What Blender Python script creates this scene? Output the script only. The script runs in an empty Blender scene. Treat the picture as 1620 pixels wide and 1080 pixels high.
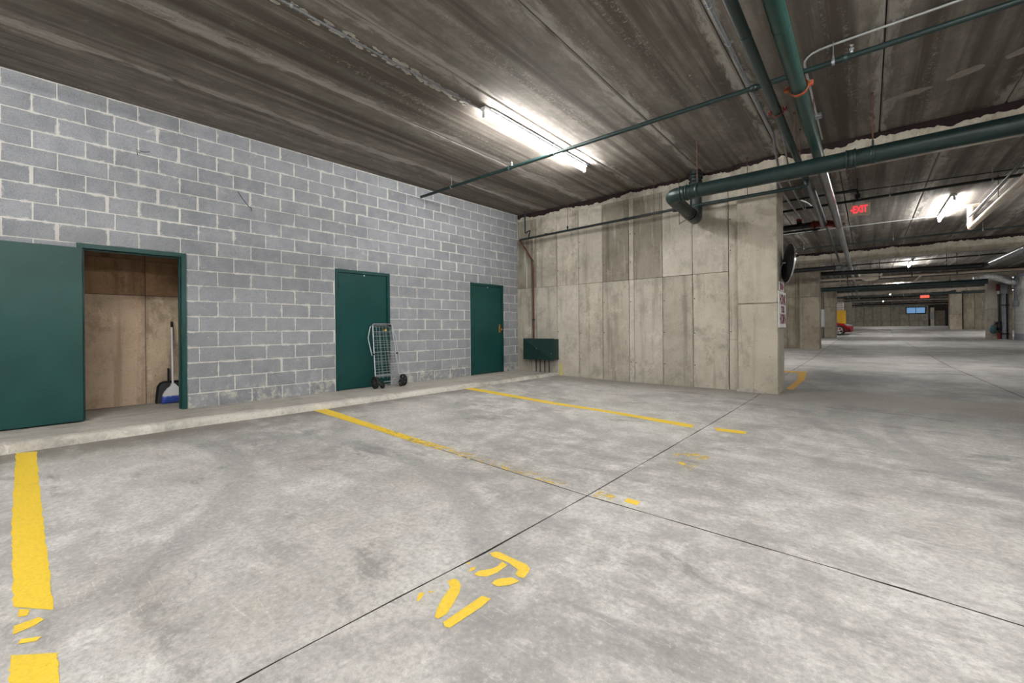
import bpy, bmesh, math, random
from mathutils import Vector, Matrix, noise as mnoise

random.seed(7)
SC = bpy.context.scene
COL = SC.collection
R2 = math.radians

# ------------------------------------------------------------------ camera, world, exposure
cam_d = bpy.data.cameras.new('camera')
cam = bpy.data.objects.new('camera', cam_d)
COL.objects.link(cam)
cam_d.sensor_width = 36.0
cam_d.lens = 36.0 * 677 / 1620
cam_d.shift_y = -20.0 / 1620
cam_d.clip_start, cam_d.clip_end = 0.05, 300
YAW = math.atan2(563, 677)
cam.matrix_world = (Matrix.Translation((0, 0, 1.14)) @ Matrix.Rotation(YAW, 4, 'Z')
                    @ Matrix.Rotation(R2(90), 4, 'X') @ Matrix.Rotation(-0.009, 4, 'Z'))
SC.camera = cam
world = bpy.data.worlds.new('world')
SC.world = world
world.use_nodes = True
world.node_tree.nodes['Background'].inputs[0].default_value = (0.9, 0.95, 1, 1)
world.node_tree.nodes['Background'].inputs[1].default_value = 0.0
SC.view_settings.view_transform = 'Standard'
SC.view_settings.look = 'None'
SC.view_settings.gamma = 1.0
SC.view_settings.use_curve_mapping = False
SC.view_settings.exposure = 2.06
SC.cycles.max_bounces = 8
SC.cycles.diffuse_bounces = 5
TUBE = 50.0          # emission of every fluorescent tube
# lamp positions: (x, y of the near end); each is 2.5 m long along y
LAMPS_SEEN = [(-3.65, 3.86), (1.42, 12.9), (1.45, 24.3), (1.5, 36.0), (1.5, 47.7), (1.3, 60.0)]
LAMPS_HIDDEN = [(1.42, 1.2), (-3.65, -2.7), (1.42, -4.6), (6.4, 1.2), (6.4, -4.6), (-3.65, 12.9), (-3.65, 24.3),
                (-3.65, 36.0), (7.5, 13.5), (5.0, 69.4), (7.0, 38.0), (4.0, -1.6), (-1.2, -4.6), (-1.6, 68.2), (1.2, 68.2), (3.2, 68.6), (6.8, 68.2), (-4.6, 68.4)]  # unseen: row repeats plus lamps added to brighten near floor and far wall

# ------------------------------------------------------------------ materials
class G:
    def __init__(s, name):
        s.m = bpy.data.materials.new(name)
        s.m.use_nodes = True
        s.nt = s.m.node_tree
        s.b = s.nt.nodes['Principled BSDF']
        s._pos = None
    def n(s, t, **k):
        o = s.nt.nodes.new(t)
        for a, v in k.items():
            setattr(o, a, v)
        return o
    def l(s, a, b):
        s.nt.links.new(a, b)
    def pos(s):
        if s._pos is None:
            s._pos = s.n('ShaderNodeNewGeometry').outputs['Position']
        return s._pos
    def gen(s):
        return s.n('ShaderNodeTexCoord').outputs['Generated']
    def objc(s):
        return s.n('ShaderNodeTexCoord').outputs['Object']
    def rnd(s):
        return s.n('ShaderNodeObjectInfo').outputs['Random']
    def scl(s, v, sc):
        o = s.n('ShaderNodeVectorMath', operation='MULTIPLY')
        s.l(v, o.inputs[0]); o.inputs[1].default_value = sc
        return o.outputs[0]
    def addv(s, v, w):
        o = s.n('ShaderNodeVectorMath', operation='ADD')
        s.l(v, o.inputs[0])
        if hasattr(w, 'links'): s.l(w, o.inputs[1])
        else: o.inputs[1].default_value = w
        return o.outputs[0]
    def noise(s, v, scale=1., detail=4., rough=.55, dist=0.):
        o = s.n('ShaderNodeTexNoise')
        s.l(v, o.inputs['Vector'])
        o.inputs['Scale'].default_value = scale; o.inputs['Detail'].default_value = detail
        o.inputs['Roughness'].default_value = rough; o.inputs['Distortion'].default_value = dist
        return o.outputs['Fac']
    def vor(s, v, scale):
        o = s.n('ShaderNodeTexVoronoi'); s.l(v, o.inputs['Vector']); o.inputs['Scale'].default_value = scale
        return o.outputs['Distance']
    def sep(s, v):
        o = s.n('ShaderNodeSeparateXYZ'); s.l(v, o.inputs[0]); return o.outputs
    def math(s, op, a, b=None, c=None, clamp=False):
        o = s.n('ShaderNodeMath', operation=op, use_clamp=clamp)
        for i, v in enumerate((a, b, c)):
            if v is None: continue
            if hasattr(v, 'links'): s.l(v, o.inputs[i])
            else: o.inputs[i].default_value = v
        return o.outputs[0]
    def rng(s, v, a, b, c=0., d=1., smooth=True):
        o = s.n('ShaderNodeMapRange', interpolation_type='SMOOTHSTEP' if smooth else 'LINEAR')
        s.l(v, o.inputs[0])
        for i, x in zip((1, 2, 3, 4), (a, b, c, d)): o.inputs[i].default_value = x
        return o.outputs[0]
    def mix(s, f, a, b, mode='MIX'):
        o = s.n('ShaderNodeMix', data_type='RGBA', blend_type=mode)
        for i, v in ((0, f), (6, a), (7, b)):
            if hasattr(v, 'links'): s.l(v, o.inputs[i])
            elif isinstance(v, (int, float)): o.inputs[i].default_value = v
            else: o.inputs[i].default_value = (v[0], v[1], v[2], 1)
        return o.outputs[2]
    def grey(s, f, k=1.0):
        o = s.n('ShaderNodeCombineColor')
        for i in range(3): s.l(f, o.inputs[i])
        return o.outputs[0]
    def base(s, c):
        i = s.b.inputs['Base Color']
        if hasattr(c, 'links'): s.l(c, i)
        else: i.default_value = (c[0], c[1], c[2], 1)
    def set(s, **k):
        for a, v in k.items():
            i = s.b.inputs[a.replace('_', ' ')]
            if hasattr(v, 'links'): s.l(v, i)
            else: i.default_value = v
    def bump(s, h, strength=.3, dist=.01):
        o = s.n('ShaderNodeBump'); o.inputs['Strength'].default_value = strength
        o.inputs['Distance'].default_value = dist
        s.l(h, o.inputs['Height']); s.l(o.outputs[0], s.b.inputs['Normal'])

M = {}
def plain(name, c, rough=.5, metal=0., var=.12, scale=14., bump=0., spec=.5):
    g = G(name)
    n = g.noise(g.objc(), scale, 5, .6)
    f = g.rng(n, .3, .7, 1 - var, 1 + var, False)
    g.base(g.mix(1., c, g.grey(f), 'MULTIPLY'))
    g.set(Roughness=rough, Metallic=metal)
    g.b.inputs['Specular IOR Level'].default_value = spec
    if bump: g.bump(g.noise(g.objc(), scale * 4, 3), bump, .004)
    M[name] = g.m
    return g.m

def m_floor():
    g = G('floor_concrete')
    p = g.pos()
    xy = g.sep(p)
    def turned(ang, sc):
        m_ = g.n('ShaderNodeMapping'); g.l(p, m_.inputs[0])
        m_.inputs['Rotation'].default_value = (0, 0, R2(ang)); m_.inputs['Scale'].default_value = sc
        return m_.outputs[0]
    big = g.noise(p, .5, 5, .6, .2)
    cloud = g.noise(p, 1.35, 12, .70, .15)
    drag = g.noise(turned(14, (.8, 2.4, 1)), 1.9, 12, .72, .25)
    mot = g.noise(p, 5.5, 10, .74, .1)
    fine = g.noise(p, 38, 8, .78)
    spk = g.noise(p, 170, 2, .6)
    c = g.mix(g.rng(cloud, .36, .60), (.36, .352, .335), (.65, .64, .615))
    c = g.mix(g.rng(drag, .49, .63, 0, .72), c, (.29, .285, .275))
    c = g.mix(g.rng(mot, .40, .60, .55, 0), c, (.31, .30, .288))
    c = g.mix(g.rng(big, .44, .62, 0, .45), c, (.68, .67, .645))
    # dark blotches
    st = g.noise(turned(14, (.9, 1.7, 1)), 1.1, 12, .74, .3)
    c = g.mix(g.rng(st, .55, .66, 0, .72), c, (.185, .18, .172))
    # brown tint patches
    bt = g.noise(p, .42, 6, .6, .1)
    c = g.mix(g.math('MULTIPLY', g.rng(bt, .53, .68, 0, .5), g.rng(mot, .35, .6)), c, (.37, .32, .26))
    # tyre scuffs: arcs
    for (cx, cy, r, w, a0) in ((-4.6, -1.2, 2.55, .16, .5), (-3.4, -.6, 2.9, .13, .45), (.55, -.35, 1.85, .14, .6), (1.5, -.1, 1.25, .11, .55), (1.9, .3, 1.45, .1, .6), (-.3, .2, 1.3, .10, .4),
                               (3.4, 6.2, 3.2, .14, .5), (3.6, 6.9, 3.9, .15, .45), (-.6, 8.4, 4.6, .12, .35)):
        dx = g.math('SUBTRACT', xy[0], cx); dy = g.math('SUBTRACT', xy[1], cy)
        d = g.math('SQRT', g.math('ADD', g.math('MULTIPLY', dx, dx), g.math('MULTIPLY', dy, dy)))
        e = g.math('ABSOLUTE', g.math('SUBTRACT', d, r))
        k = g.math('MULTIPLY', g.rng(e, w * .4, w, 1, 0), g.rng(mot, .38, .56, .1, a0 * 1.25))
        k = g.math('MULTIPLY', k, g.rng(cloud, .36, .56, .15, 1.))
        c = g.mix(k, c, (.24, .235, .23))
    # hairline scratches and powder
    for ang, sc in ((35, (1, 6, 1)), (-48, (1, 7, 1))):
        v = g.n('ShaderNodeTexVoronoi', feature='DISTANCE_TO_EDGE'); g.l(turned(ang, sc), v.inputs['Vector']); v.inputs['Scale'].default_value = 1.6
        k = g.math('MULTIPLY', g.rng(v.outputs['Distance'], .004, .03, 1, 0), g.rng(mot, .5, .68, 0, .5))
        c = g.mix(k, c, (.80, .79, .77))
    ws = g.noise(turned(-32, (1.1, 5, 1)), 2.2, 12, .78, .2)
    c = g.mix(g.rng(ws, .585, .74, 0, .6), c, (.78, .77, .75))
    # the travelled aisle beyond the first bay is darker, less so further on
    ai = g.math('MULTIPLY', g.rng(g.math('ADD', xy[1], g.math('MULTIPLY', cloud, 3.)), 7.0, 9.2), g.rng(g.math('ADD', xy[0], g.math('MULTIPLY', cloud, 1.6)), -1.0, .2))
    ai2 = g.math('MULTIPLY', g.math('MULTIPLY', ai, g.rng(big, .33, .6, .92, .45)), g.rng(g.math('ADD', xy[1], g.math('MULTIPLY', cloud, 2.)), 12., 14.5, 1., .5))
    c = g.mix(ai2, c, (.15, .145, .148))
    # gutter grime along the kerb and the cross wall
    gt = g.math('MULTIPLY', g.rng(g.math('ADD', xy[0], g.math('MULTIPLY', cloud, .7)), -5.45, -4.75, .95, 0), g.rng(st, .36, .52, .3, 1))
    c = g.mix(gt, c, (.20, .18, .15))
    gw = g.math('MULTIPLY', g.rng(g.math('ADD', xy[1], g.math('MULTIPLY', cloud, .9)), 7.5, 8.4, 0, .85), g.rng(xy[1], 8.6, 9., 1, 0))
    c = g.mix(gw, c, (.27, .245, .21))
    c = g.mix(g.rng(fine, .34, .58, .55, 0), c, (.25, .245, .24))
    c = g.mix(g.rng(fine, .54, .70, 0, .42), c, (.80, .79, .77))
    c = g.mix(g.rng(spk, .56, .75, 0, .35), c, (.25, .24, .23))
    g.base(c)
    g.set(Roughness=g.rng(cloud, .3, .7, .74, .55))
    g.b.inputs['Specular IOR Level'].default_value = .3
    g.bump(g.math('ADD', fine, g.math('MULTIPLY', spk, .5)), .15, .004)
    M['floor'] = g.m

def m_block(name='block', edges=True):
    g = G('grey_' + name)
    p = g.pos()
    fine = g.noise(p, 95, 4, .75)
    mid = g.noise(p, 5, 6, .65)
    big = g.noise(p, .55, 3, .5)
    r = g.rnd()
    c = g.mix(g.rng(mid, .3, .7), (.218, .229, .253), (.288, .300, .322))
    c = g.mix(1., c, g.grey(g.math('MULTIPLY_ADD', r, .26, .88)), 'MULTIPLY')
    c = g.mix(g.rng(big, .35, .65, 0, .35), c, (.315, .323, .345))
    c = g.mix(g.rng(fine, .47, .66, 0, .6), c, (.115, .12, .13))
    # mortar smeared over the edges
    ge = g.sep(g.gen())
    dx = g.math('MULTIPLY', g.math('SUBTRACT', .5, g.math('ABSOLUTE', g.math('SUBTRACT', ge[0], .5))), 2.)
    dz = g.math('SUBTRACT', .5, g.math('ABSOLUTE', g.math('SUBTRACT', ge[2], .5)))
    d = g.math('MINIMUM', dx, dz)
    n1 = g.noise(p, 7.5, 6, .72, .4)
    e = g.math('SUBTRACT', d, g.math('MULTIPLY', g.math('SUBTRACT', n1, .50), .62))
    if edges: c = g.mix(g.rng(e, -.05, .05, .75, 0), c, (.56, .55, .52))
    pr = g.sep(p)
    lowz = g.math('MULTIPLY', g.rng(g.math('SUBTRACT', pr[2], g.math('MULTIPLY', n1, .5)), -.02, .16, 1, 0), g.rng(n1, .47, .6, 0, .6))
    c = g.mix(lowz, c, (.55, .52, .45))
    sm = g.noise(g.scl(p, (1, 1, 2.2)), 3.4, 8, .74, .9)
    c = g.mix(g.rng(sm, .61, .72, 0, .6), c, (.56, .555, .54))
    sc = g.noise(g.scl(p, (1, 1.6, .8)), 11, 5, .8, 2.2)
    c = g.mix(g.rng(sc, .64, .69, 0, .6), c, (.62, .61, .60))
    g.base(c)
    g.set(Roughness=.9)
    g.bump(fine, .35, .004)
    M[name] = g.m
    if not edges: return
    g = G('mortar')
    p = g.pos()
    n = g.noise(p, 30, 5, .7)
    g.base(g.mix(n, (.47, .455, .425), (.62, .61, .585)))
    g.set(Roughness=.95)
    g.bump(n, .4, .006)
    M['mortar'] = g.m

def m_conc(name, dark, lite, vert=True, holes=.5, tint=.3, stain=(.20, .17, .13), streak=.7, bump=.15, white=.5):
    g = G(name)
    p = g.pos()
    r = g.rnd()
    off = g.n('ShaderNodeCombineXYZ'); g.l(g.math('MULTIPLY', r, 37.), off.inputs[0]); g.l(g.math('MULTIPLY', r, 11.), off.inputs[2])
    q = g.addv(p, off.outputs[0])
    n1 = g.noise(q, 1.1, 7, .62, .5)
    n2 = g.noise(q, 7, 7, .7)
    c = g.mix(g.rng(n1, .3, .68), dark, lite)
    c = g.mix(g.rng(n2, .35, .68, 0, .5), c, lite)
    st = g.noise(g.scl(q, (5.5, 5.5, .35) if vert else (5.5, .25, 1)), 1.3, 6, .6, .2)
    c = g.mix(g.rng(st, .50, .68, 0, streak), c, stain)
    st2 = g.noise(g.scl(q, (9, 9, .5) if vert else (11, .3, 1)), 1.6, 6, .6, .1)
    c = g.mix(g.rng(st2, .56, .70, 0, white), c, (.56, .53, .47))
    c = g.mix(1., c, g.grey(g.math('MULTIPLY_ADD', r, tint, 1 - tint * .5)), 'MULTIPLY')
    bl = g.noise(g.scl(q, (1, 1, .7)), 3.1, 12, .76, .3)
    c = g.mix(g.rng(bl, .50, .64, 0, .5), c, tuple(a * .62 for a in dark))
    pw = g.noise(g.scl(q, (1, 1, .8)), 2.3, 12, .78, .4)
    c = g.mix(g.rng(pw, .54, .66, 0, .6), c, tuple(min(.8, a * 1.28) for a in lite))
    ge = g.sep(g.gen())
    ed = g.math('SUBTRACT', .5, g.math('ABSOLUTE', g.math('SUBTRACT', ge[0], .5)))
    c = g.mix(g.rng(g.math('SUBTRACT', ed, g.math('MULTIPLY', g.math('SUBTRACT', n2, .45), .16)), -.005, .02, .45, 0), c, tuple(a * .55 for a in dark))
    spk = g.noise(p, 48, 4, .75)
    c = g.mix(g.rng(spk, .54, .70, 0, .5), c, tuple(a * .45 for a in dark))
    c = g.mix(g.rng(spk, .28, .44, .35, 0), c, tuple(min(.8, a * 1.2) for a in lite))
    v = g.vor(p, 9)
    c = g.mix(g.math('MULTIPLY', g.rng(v, .045, .08, holes, 0), g.rng(n2, .40, .5)), c, (.05, .042, .034))
    g.base(c)
    g.set(Roughness=.88)
    g.bump(g.math('ADD', n2, g.math('MULTIPLY', spk, .4)), bump, .01)
    M[name] = g.m

def m_ceiling():
    g = G('ceiling_plank')
    p = g.pos()
    r = g.rnd()
    off = g.n('ShaderNodeCombineXYZ'); g.l(g.math('MULTIPLY', r, 23.), off.inputs[0])
    q = g.addv(p, off.outputs[0])
    s1 = g.noise(g.scl(q, (3.6, .13, 1)), 1., 4, .55, .1)
    s2 = g.noise(g.scl(q, (10., .22, 1)), 1., 5, .6, .15)
    s3 = g.noise(g.scl(q, (2.2, .45, 1)), 1., 7, .65, .3)
    n = g.noise(p, 9, 8, .75)
    mott = g.noise(g.scl(p, (1, .45, 1)), 5., 9, .72, .2)
    c = g.mix(g.rng(s1, .36, .62), (.092, .075, .062), (.265, .24, .212))
    c = g.mix(g.rng(s2, .47, .66, 0, .55), c, (.36, .33, .285))
    c = g.mix(g.rng(s2, .30, .44, .5, 0), c, (.07, .054, .041))
    c = g.mix(g.rng(s3, .52, .70, 0, .55), c, (.075, .058, .045))
    c = g.mix(g.rng(mott, .42, .64, .5, 0), c, (.10, .082, .066))
    # crust: coarse aggregate lines
    cr = g.math('MULTIPLY', g.rng(g.noise(g.scl(q, (5.5, .12, 1)), 1.7, 3, .5), .58, .66), g.rng(g.noise(p, 34, 5, .8), .52, .66))
    c = g.mix(g.math('MULTIPLY', cr, .75), c, (.46, .42, .35))
    c = g.mix(g.rng(n, .55, .78, 0, .45), c, (.33, .30, .26))
    # pale leaching along the joints
    ge = g.sep(g.gen())
    ed = g.math('SUBTRACT', .5, g.math('ABSOLUTE', g.math('SUBTRACT', ge[0], .5)))
    jn = g.noise(g.scl(q, (3, .7, 1)), 2.2, 7, .7, .5)
    e2 = g.math('SUBTRACT', ed, g.math('MULTIPLY', g.math('SUBTRACT', jn, .42), .5))
    c = g.mix(g.rng(e2, -.03, .05, .65, 0), c, (.47, .44, .40))
    spk = g.noise(p, 70, 3, .7)
    c = g.mix(g.rng(spk, .56, .74, 0, .4), c, (.05, .04, .03))
    g.base(c)
    g.set(Roughness=.92)
    g.bump(g.math('ADD', s2, n), .25, .008)
    M['ceiling'] = g.m

def m_paint(name, wear_lo, wear_hi, x0=0., x1=1., col=(.86, .60, .045)):
    # thermoplastic / sprayed floor paint; wear grows along world X from x0 to x1
    g = G(name)
    p = g.pos()
    xy = g.sep(p)
    t = g.rng(xy[0], x0, x1, wear_lo, wear_hi, False)
    sp = g.scl(p, (2.2, 6, 1))
    n = g.noise(sp, 4.5, 8, .75, .6)
    n2 = g.noise(p, 60, 4, .7)
    v = g.math('ADD', g.math('MULTIPLY', n, .8), g.math('MULTIPLY', n2, .2))
    a = g.rng(g.math('SUBTRACT', v, t), -.04, .05)
    c = g.mix(g.rng(n2, .4, .7), col, tuple(x * .86 for x in col))
    c = g.mix(g.rng(g.noise(p, 7, 6, .7), .55, .75, 0, .35), c, (.55, .42, .12))
    g.base(c)
    g.set(Roughness=.6, Alpha=a)
    M[name] = g.m

def m_gloss_green():
    g = G('green_door_paint')
    p = g.pos()
    n = g.noise(p, 2.2, 4, .5)
    c = g.mix(g.rng(n, .3, .7), (.004, .044, .040), (.006, .054, .050))
    sc = g.noise(g.scl(p, (1, 1, 3)), 9, 4, .8, 1.5)
    c = g.mix(g.rng(sc, .70, .74, 0, .5), c, (.22, .32, .30))
    g.base(c)
    g.set(Roughness=.34)
    g.b.inputs['Specular IOR Level'].default_value = .32
    g.bump(g.noise(p, 160, 2), .06, .002)
    M['door_green'] = g.m

def m_emit(name, c, e):
    g = G(name)
    g.base(c)
    g.set(Emission_Strength=e)
    g.b.inputs['Emission Color'].default_value = (c[0], c[1], c[2], 1)
    M[name] = g.m

m_floor(); m_block(); m_block('block_plain', False); m_ceiling(); m_gloss_green()
m_conc('wall_conc', (.34, .31, .25), (.55, .515, .435), True, .8, .26, (.185, .16, .12), .55)
m_conc('wall_stain', (.205, .18, .14), (.33, .30, .245), True, .8, .2, (.12, .10, .075), .6, .3, 1.0)
m_conc('wall_pale', (.42, .39, .325), (.60, .565, .49), True, .9, .16, (.26, .225, .17), .5, .2, .6)
m_conc('pier_conc', (.42, .385, .31), (.58, .54, .45), True, .8, .10, (.28, .235, .17), .4)
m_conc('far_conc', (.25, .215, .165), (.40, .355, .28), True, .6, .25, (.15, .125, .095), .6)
m_conc('beam_conc', (.42, .38, .305), (.62, .575, .475), False, .7, .1, (.24, .2, .15), .4, .5)
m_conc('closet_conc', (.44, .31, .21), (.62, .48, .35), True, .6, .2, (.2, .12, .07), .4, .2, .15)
m_conc('closet_top_shade', (.20, .115, .06), (.36, .215, .12), True, .6, .2, (.13, .065, .03), .5, .2, .2)  # shade under the door header, put into the browner colour of the upper panels
m_conc('closet_rough', (.27, .20, .135), (.58, .47, .34), True, .9, .1, (.12, .085, .055), .5, .5, .3)
m_conc('walk_conc', (.34, .315, .275), (.47, .445, .40), False, .4, .1, (.27, .235, .195), .35, .12, .2)
m_conc('kerb_conc', (.33, .31, .27), (.60, .58, .53), False, .9, .1, (.17, .15, .12), .6, .5, .4)
m_paint('paint_full', .20, .34, -6, -2.0)
m_paint('paint_mid', .24, .30, -6, -1)
m_paint('paint_worn', .26, .545, -5.6, -2.6)
m_paint('paint_stencil', .27, .29, -1.5, -1.1)
m_paint('paint_faint', .50, .50, -2, 0)
m_paint('paint_orange', .30, .3, -2, 0, (.66, .36, .03))
plain('pipe_green', (.008, .025, .024), .42, 0, .25, 9)
plain('pipe_dark', (.012, .020, .021), .45, 0, .3, 9)
plain('pipe_black', (.010, .012, .014), .4, 0, .3, 9)
plain('pipe_teal', (.007, .046, .037), .38, 0, .25, 8)
plain('pipe_grey', (.20, .215, .225), .30, .75, .15, 8)
plain('pipe_cream', (.62, .52, .42), .5, 0, .12, 10)
plain('galvanised', (.40, .42, .45), .35, .85, .15, 20)
plain('conduit', (.24, .25, .265), .42, .7, .2, 15)
plain('white_conduit', (.46, .47, .48), .38, .4, .1, 12)
plain('rod_rust', (.13, .055, .04), .7, .3, .3, 20)
plain('orange_clamp', (.42, .085, .022), .55, .1, .25, 30)
plain('red_fitting', (.20, .018, .014), .5, 0, .25, 20)
plain('gap_dark', (.022, .011, .012), .95, 0, .4, 6)
plain('joint_dark', (.045, .038, .03), .95, 0, .3, 6)
plain('box_green', (.006, .034, .030), .5, 0, .25, 6)
plain('chrome', (.72, .74, .77), .2, 1., .06, 20)
plain('black_plastic', (.008, .008, .009), .55, 0, .2, 20, 0, .25)
plain('dark_plastic', (.030, .030, .034), .5, 0, .2, 20)
plain('white_plastic', (.72, .72, .74), .45, 0, .05, 10)
plain('blue_bristle', (.035, .085, .42), .7, 0, .45, 60)
plain('brass', (.62, .42, .13), .25, 1., .15, 20)
plain('lamp_body', (.70, .71, .72), .45, 0, .05, 10)
plain('hinge_dark', (.008, .03, .028), .5, .3, .2, 20)
plain('white_enamel', (.70, .73, .76), .4, 0, .05, 6)
plain('grey_enamel', (.26, .28, .32), .45, .1, .12, 6)
plain('maroon', (.16, .018, .035), .6, 0, .1, 20)
plain('sign_white', (.80, .80, .80), .5, 0, .04, 10)
plain('yellow_guard', (.85, .50, .02), .45, 0, .08, 5)
plain('yellow_marker', (.70, .60, .10), .5, 0, .12, 20)
plain('car_red', (.23, .007, .012), .18, .1, .04, 5)
plain('car_glass', (.012, .014, .018), .06, 0, .05, 4)
plain('tyre', (.012, .012, .012), .8, 0, .2, 30)
plain('alloy', (.55, .57, .60), .28, .9, .1, 10)
plain('headlight', (.42, .44, .47), .1, .3, .05, 10)
plain('exit_plate', (.50, .44, .32), .5, 0, .06, 10)
plain('filler', (.30, .27, .23), .9, 0, .2, 12)
plain('white_block_paint', (.50, .49, .47), .8, 0, .15, 3, .3)
plain('grey_band', (.25, .27, .32), .8, 0, .1, 3)
plain('foil', (.80, .81, .82), .34, .5, .12, 8, .9)
plain('dome_plastic', (.85, .80, .68), .35, 0, .05, 6)
plain('bag_green', (.05, .13, .14), .6, 0, .3, 10)
plain('wire_dark', (.02, .02, .022), .6, .3, .2, 20)
m_emit('tube_light', (1.0, .985, .96), TUBE)
m_emit('exit_red', (1.0, .035, .06), .30)
m_emit('exit_far', (1.0, .10, .06), .32)
m_emit('day_glass', (.13, .26, .46), .22)

# ------------------------------------------------------------------ mesh helpers
class MB:
    def __init__(s):
        s.v, s.f, s.sm = [], [], []
    def add(s, vs, fs, smooth=False):
        o = len(s.v)
        s.v += [tuple(x) for x in vs]
        for f in fs:
            s.f.append(tuple(i + o for i in f)); s.sm.append(smooth)
    def box(s, x0, x1, y0, y1, z0, z1, bev=0.):
        if bev <= 0:
            vs = [(x, y, z) for z in (z0, z1) for y in (y0, y1) for x in (x0, x1)]
            s.add(vs, [(0, 2, 3, 1), (4, 5, 7, 6), (0, 1, 5, 4), (2, 6, 7, 3), (0, 4, 6, 2), (1, 3, 7, 5)])
            return
        bm = bmesh.new()
        bmesh.ops.create_cube(bm, size=1.)
        for v in bm.verts:
            v.co = Vector(((x0 + x1) / 2 + v.co.x * (x1 - x0), (y0 + y1) / 2 + v.co.y * (y1 - y0), (z0 + z1) / 2 + v.co.z * (z1 - z0)))
        bmesh.ops.bevel(bm, geom=bm.edges[:], offset=bev, segments=1, affect='EDGES')
        s.bm(bm)
    def bm(s, bm, smooth=False):
        bm.verts.index_update()
        s.add([v.co[:] for v in bm.verts], [[v.index for v in f.verts] for f in bm.faces], smooth)
        bm.free()
    def tube(s, pts, r, n=12, cap=True, rs=None):
        pts = [Vector(p) for p in pts]
        rings = []
        t0 = (pts[1] - pts[0]).normalized()
        up = Vector((0, 0, 1)) if abs(t0.z) < .9 else Vector((0, 1, 0))
        a = t0.cross(up).normalized()
        o = len(s.v); vs = []
        for i, p in enumerate(pts):
            if i == 0: t = t0
            elif i == len(pts) - 1: t = (p - pts[i - 1]).normalized()
            else: t = ((p - pts[i - 1]).normalized() + (pts[i + 1] - p).normalized()).normalized()
            a = (a - t * a.dot(t)).normalized()
            b = t.cross(a)
            rr = rs[i] if rs else r
            vs += [p + (a * math.cos(k * 2 * math.pi / n) + b * math.sin(k * 2 * math.pi / n)) * rr for k in range(n)]
        fs = []
        for i in range(len(pts) - 1):
            for k in range(n):
                k2 = (k + 1) % n
                fs.append((i * n + k, i * n + k2, (i + 1) * n + k2, (i + 1) * n + k))
        s.add(vs, fs, True)
        if cap:
            s.add([vs[k] for k in range(n)], [tuple(range(n - 1, -1, -1))])
            s.add([vs[(len(pts) - 1) * n + k] for k in range(n)], [tuple(range(n))])
    def lathe(s, c, axis, prof, n=20, smooth=True):
        # prof: list of (distance along axis, radius)
        c, t = Vector(c), Vector(axis).normalized()
        a = t.cross(Vector((0, 0, 1)) if abs(t.z) < .9 else Vector((0, 1, 0))).normalized(); b = t.cross(a)
        vs, fs = [], []
        for d, r in prof:
            vs += [c + t * d + (a * math.cos(k * 2 * math.pi / n) + b * math.sin(k * 2 * math.pi / n)) * max(r, 1e-4) for k in range(n)]
        for i in range(len(prof) - 1):
            for k in range(n):
                k2 = (k + 1) % n
                fs.append((i * n + k, i * n + k2, (i + 1) * n + k2, (i + 1) * n + k))
        s.add(vs, fs, smooth)
    def prism(s, poly, z0, z1, tf=None):
        n = len(poly)
        vs = [(x, y, z0) for x, y in poly] + [(x, y, z1) for x, y in poly]
        if tf: vs = [tf(v) for v in vs]
        s.add(vs, [tuple(range(n - 1, -1, -1)), tuple(range(n, 2 * n))] + [(i, (i + 1) % n, n + (i + 1) % n, n + i) for i in range(n)])
    def mesh(s, name, mat, org=(0, 0, 0)):
        me = bpy.data.meshes.new(name)
        me.from_pydata([(a - org[0], b - org[1], c - org[2]) for a, b, c in s.v], [], s.f)
        if any(s.sm): me.polygons.foreach_set('use_smooth', s.sm)
        me.materials.append(mat)
        return me

def wloc(o):
    p = Vector((0, 0, 0))
    while o is not None:
        p += Vector(o.location); o = o.parent
    return p

def tag(o, label=None, cat=None, group=None, kind=None):
    if label: o['label'] = label
    if cat: o['category'] = cat
    if group: o['group'] = group
    if kind: o['kind'] = kind
    return o
def link(o, parent=None):
    COL.objects.link(o)
    if parent is not None: o.parent = parent
    return o
def empty(name, loc, parent=None):
    o = bpy.data.objects.new(name, None); o.location = loc; o.empty_display_size = .1
    return link(o, parent)
def thing(name, loc, label, cat, group=None):
    return tag(empty(name, loc), label, cat, group)
def struct(name, loc, label=None):
    return tag(empty(name, loc), label or None, None, None, 'structure')
def obj(name, mb, mat, parent=None, loc=None):
    """mb is in world coordinates; the object keeps its origin at its parent's (or at loc)"""
    org = Vector(loc) if loc is not None else (wloc(parent) if parent is not None else Vector((0, 0, 0)))
    me = mb.mesh(name, M[mat] if isinstance(mat, str) else mat, org)
    o = bpy.data.objects.new(name, me)
    o.location = org - (wloc(parent) if parent is not None else Vector((0, 0, 0)))
    return link(o, parent)
def inst(name, me, loc, parent):
    o = bpy.data.objects.new(name, me); o.location = loc
    return link(o, parent)

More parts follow.
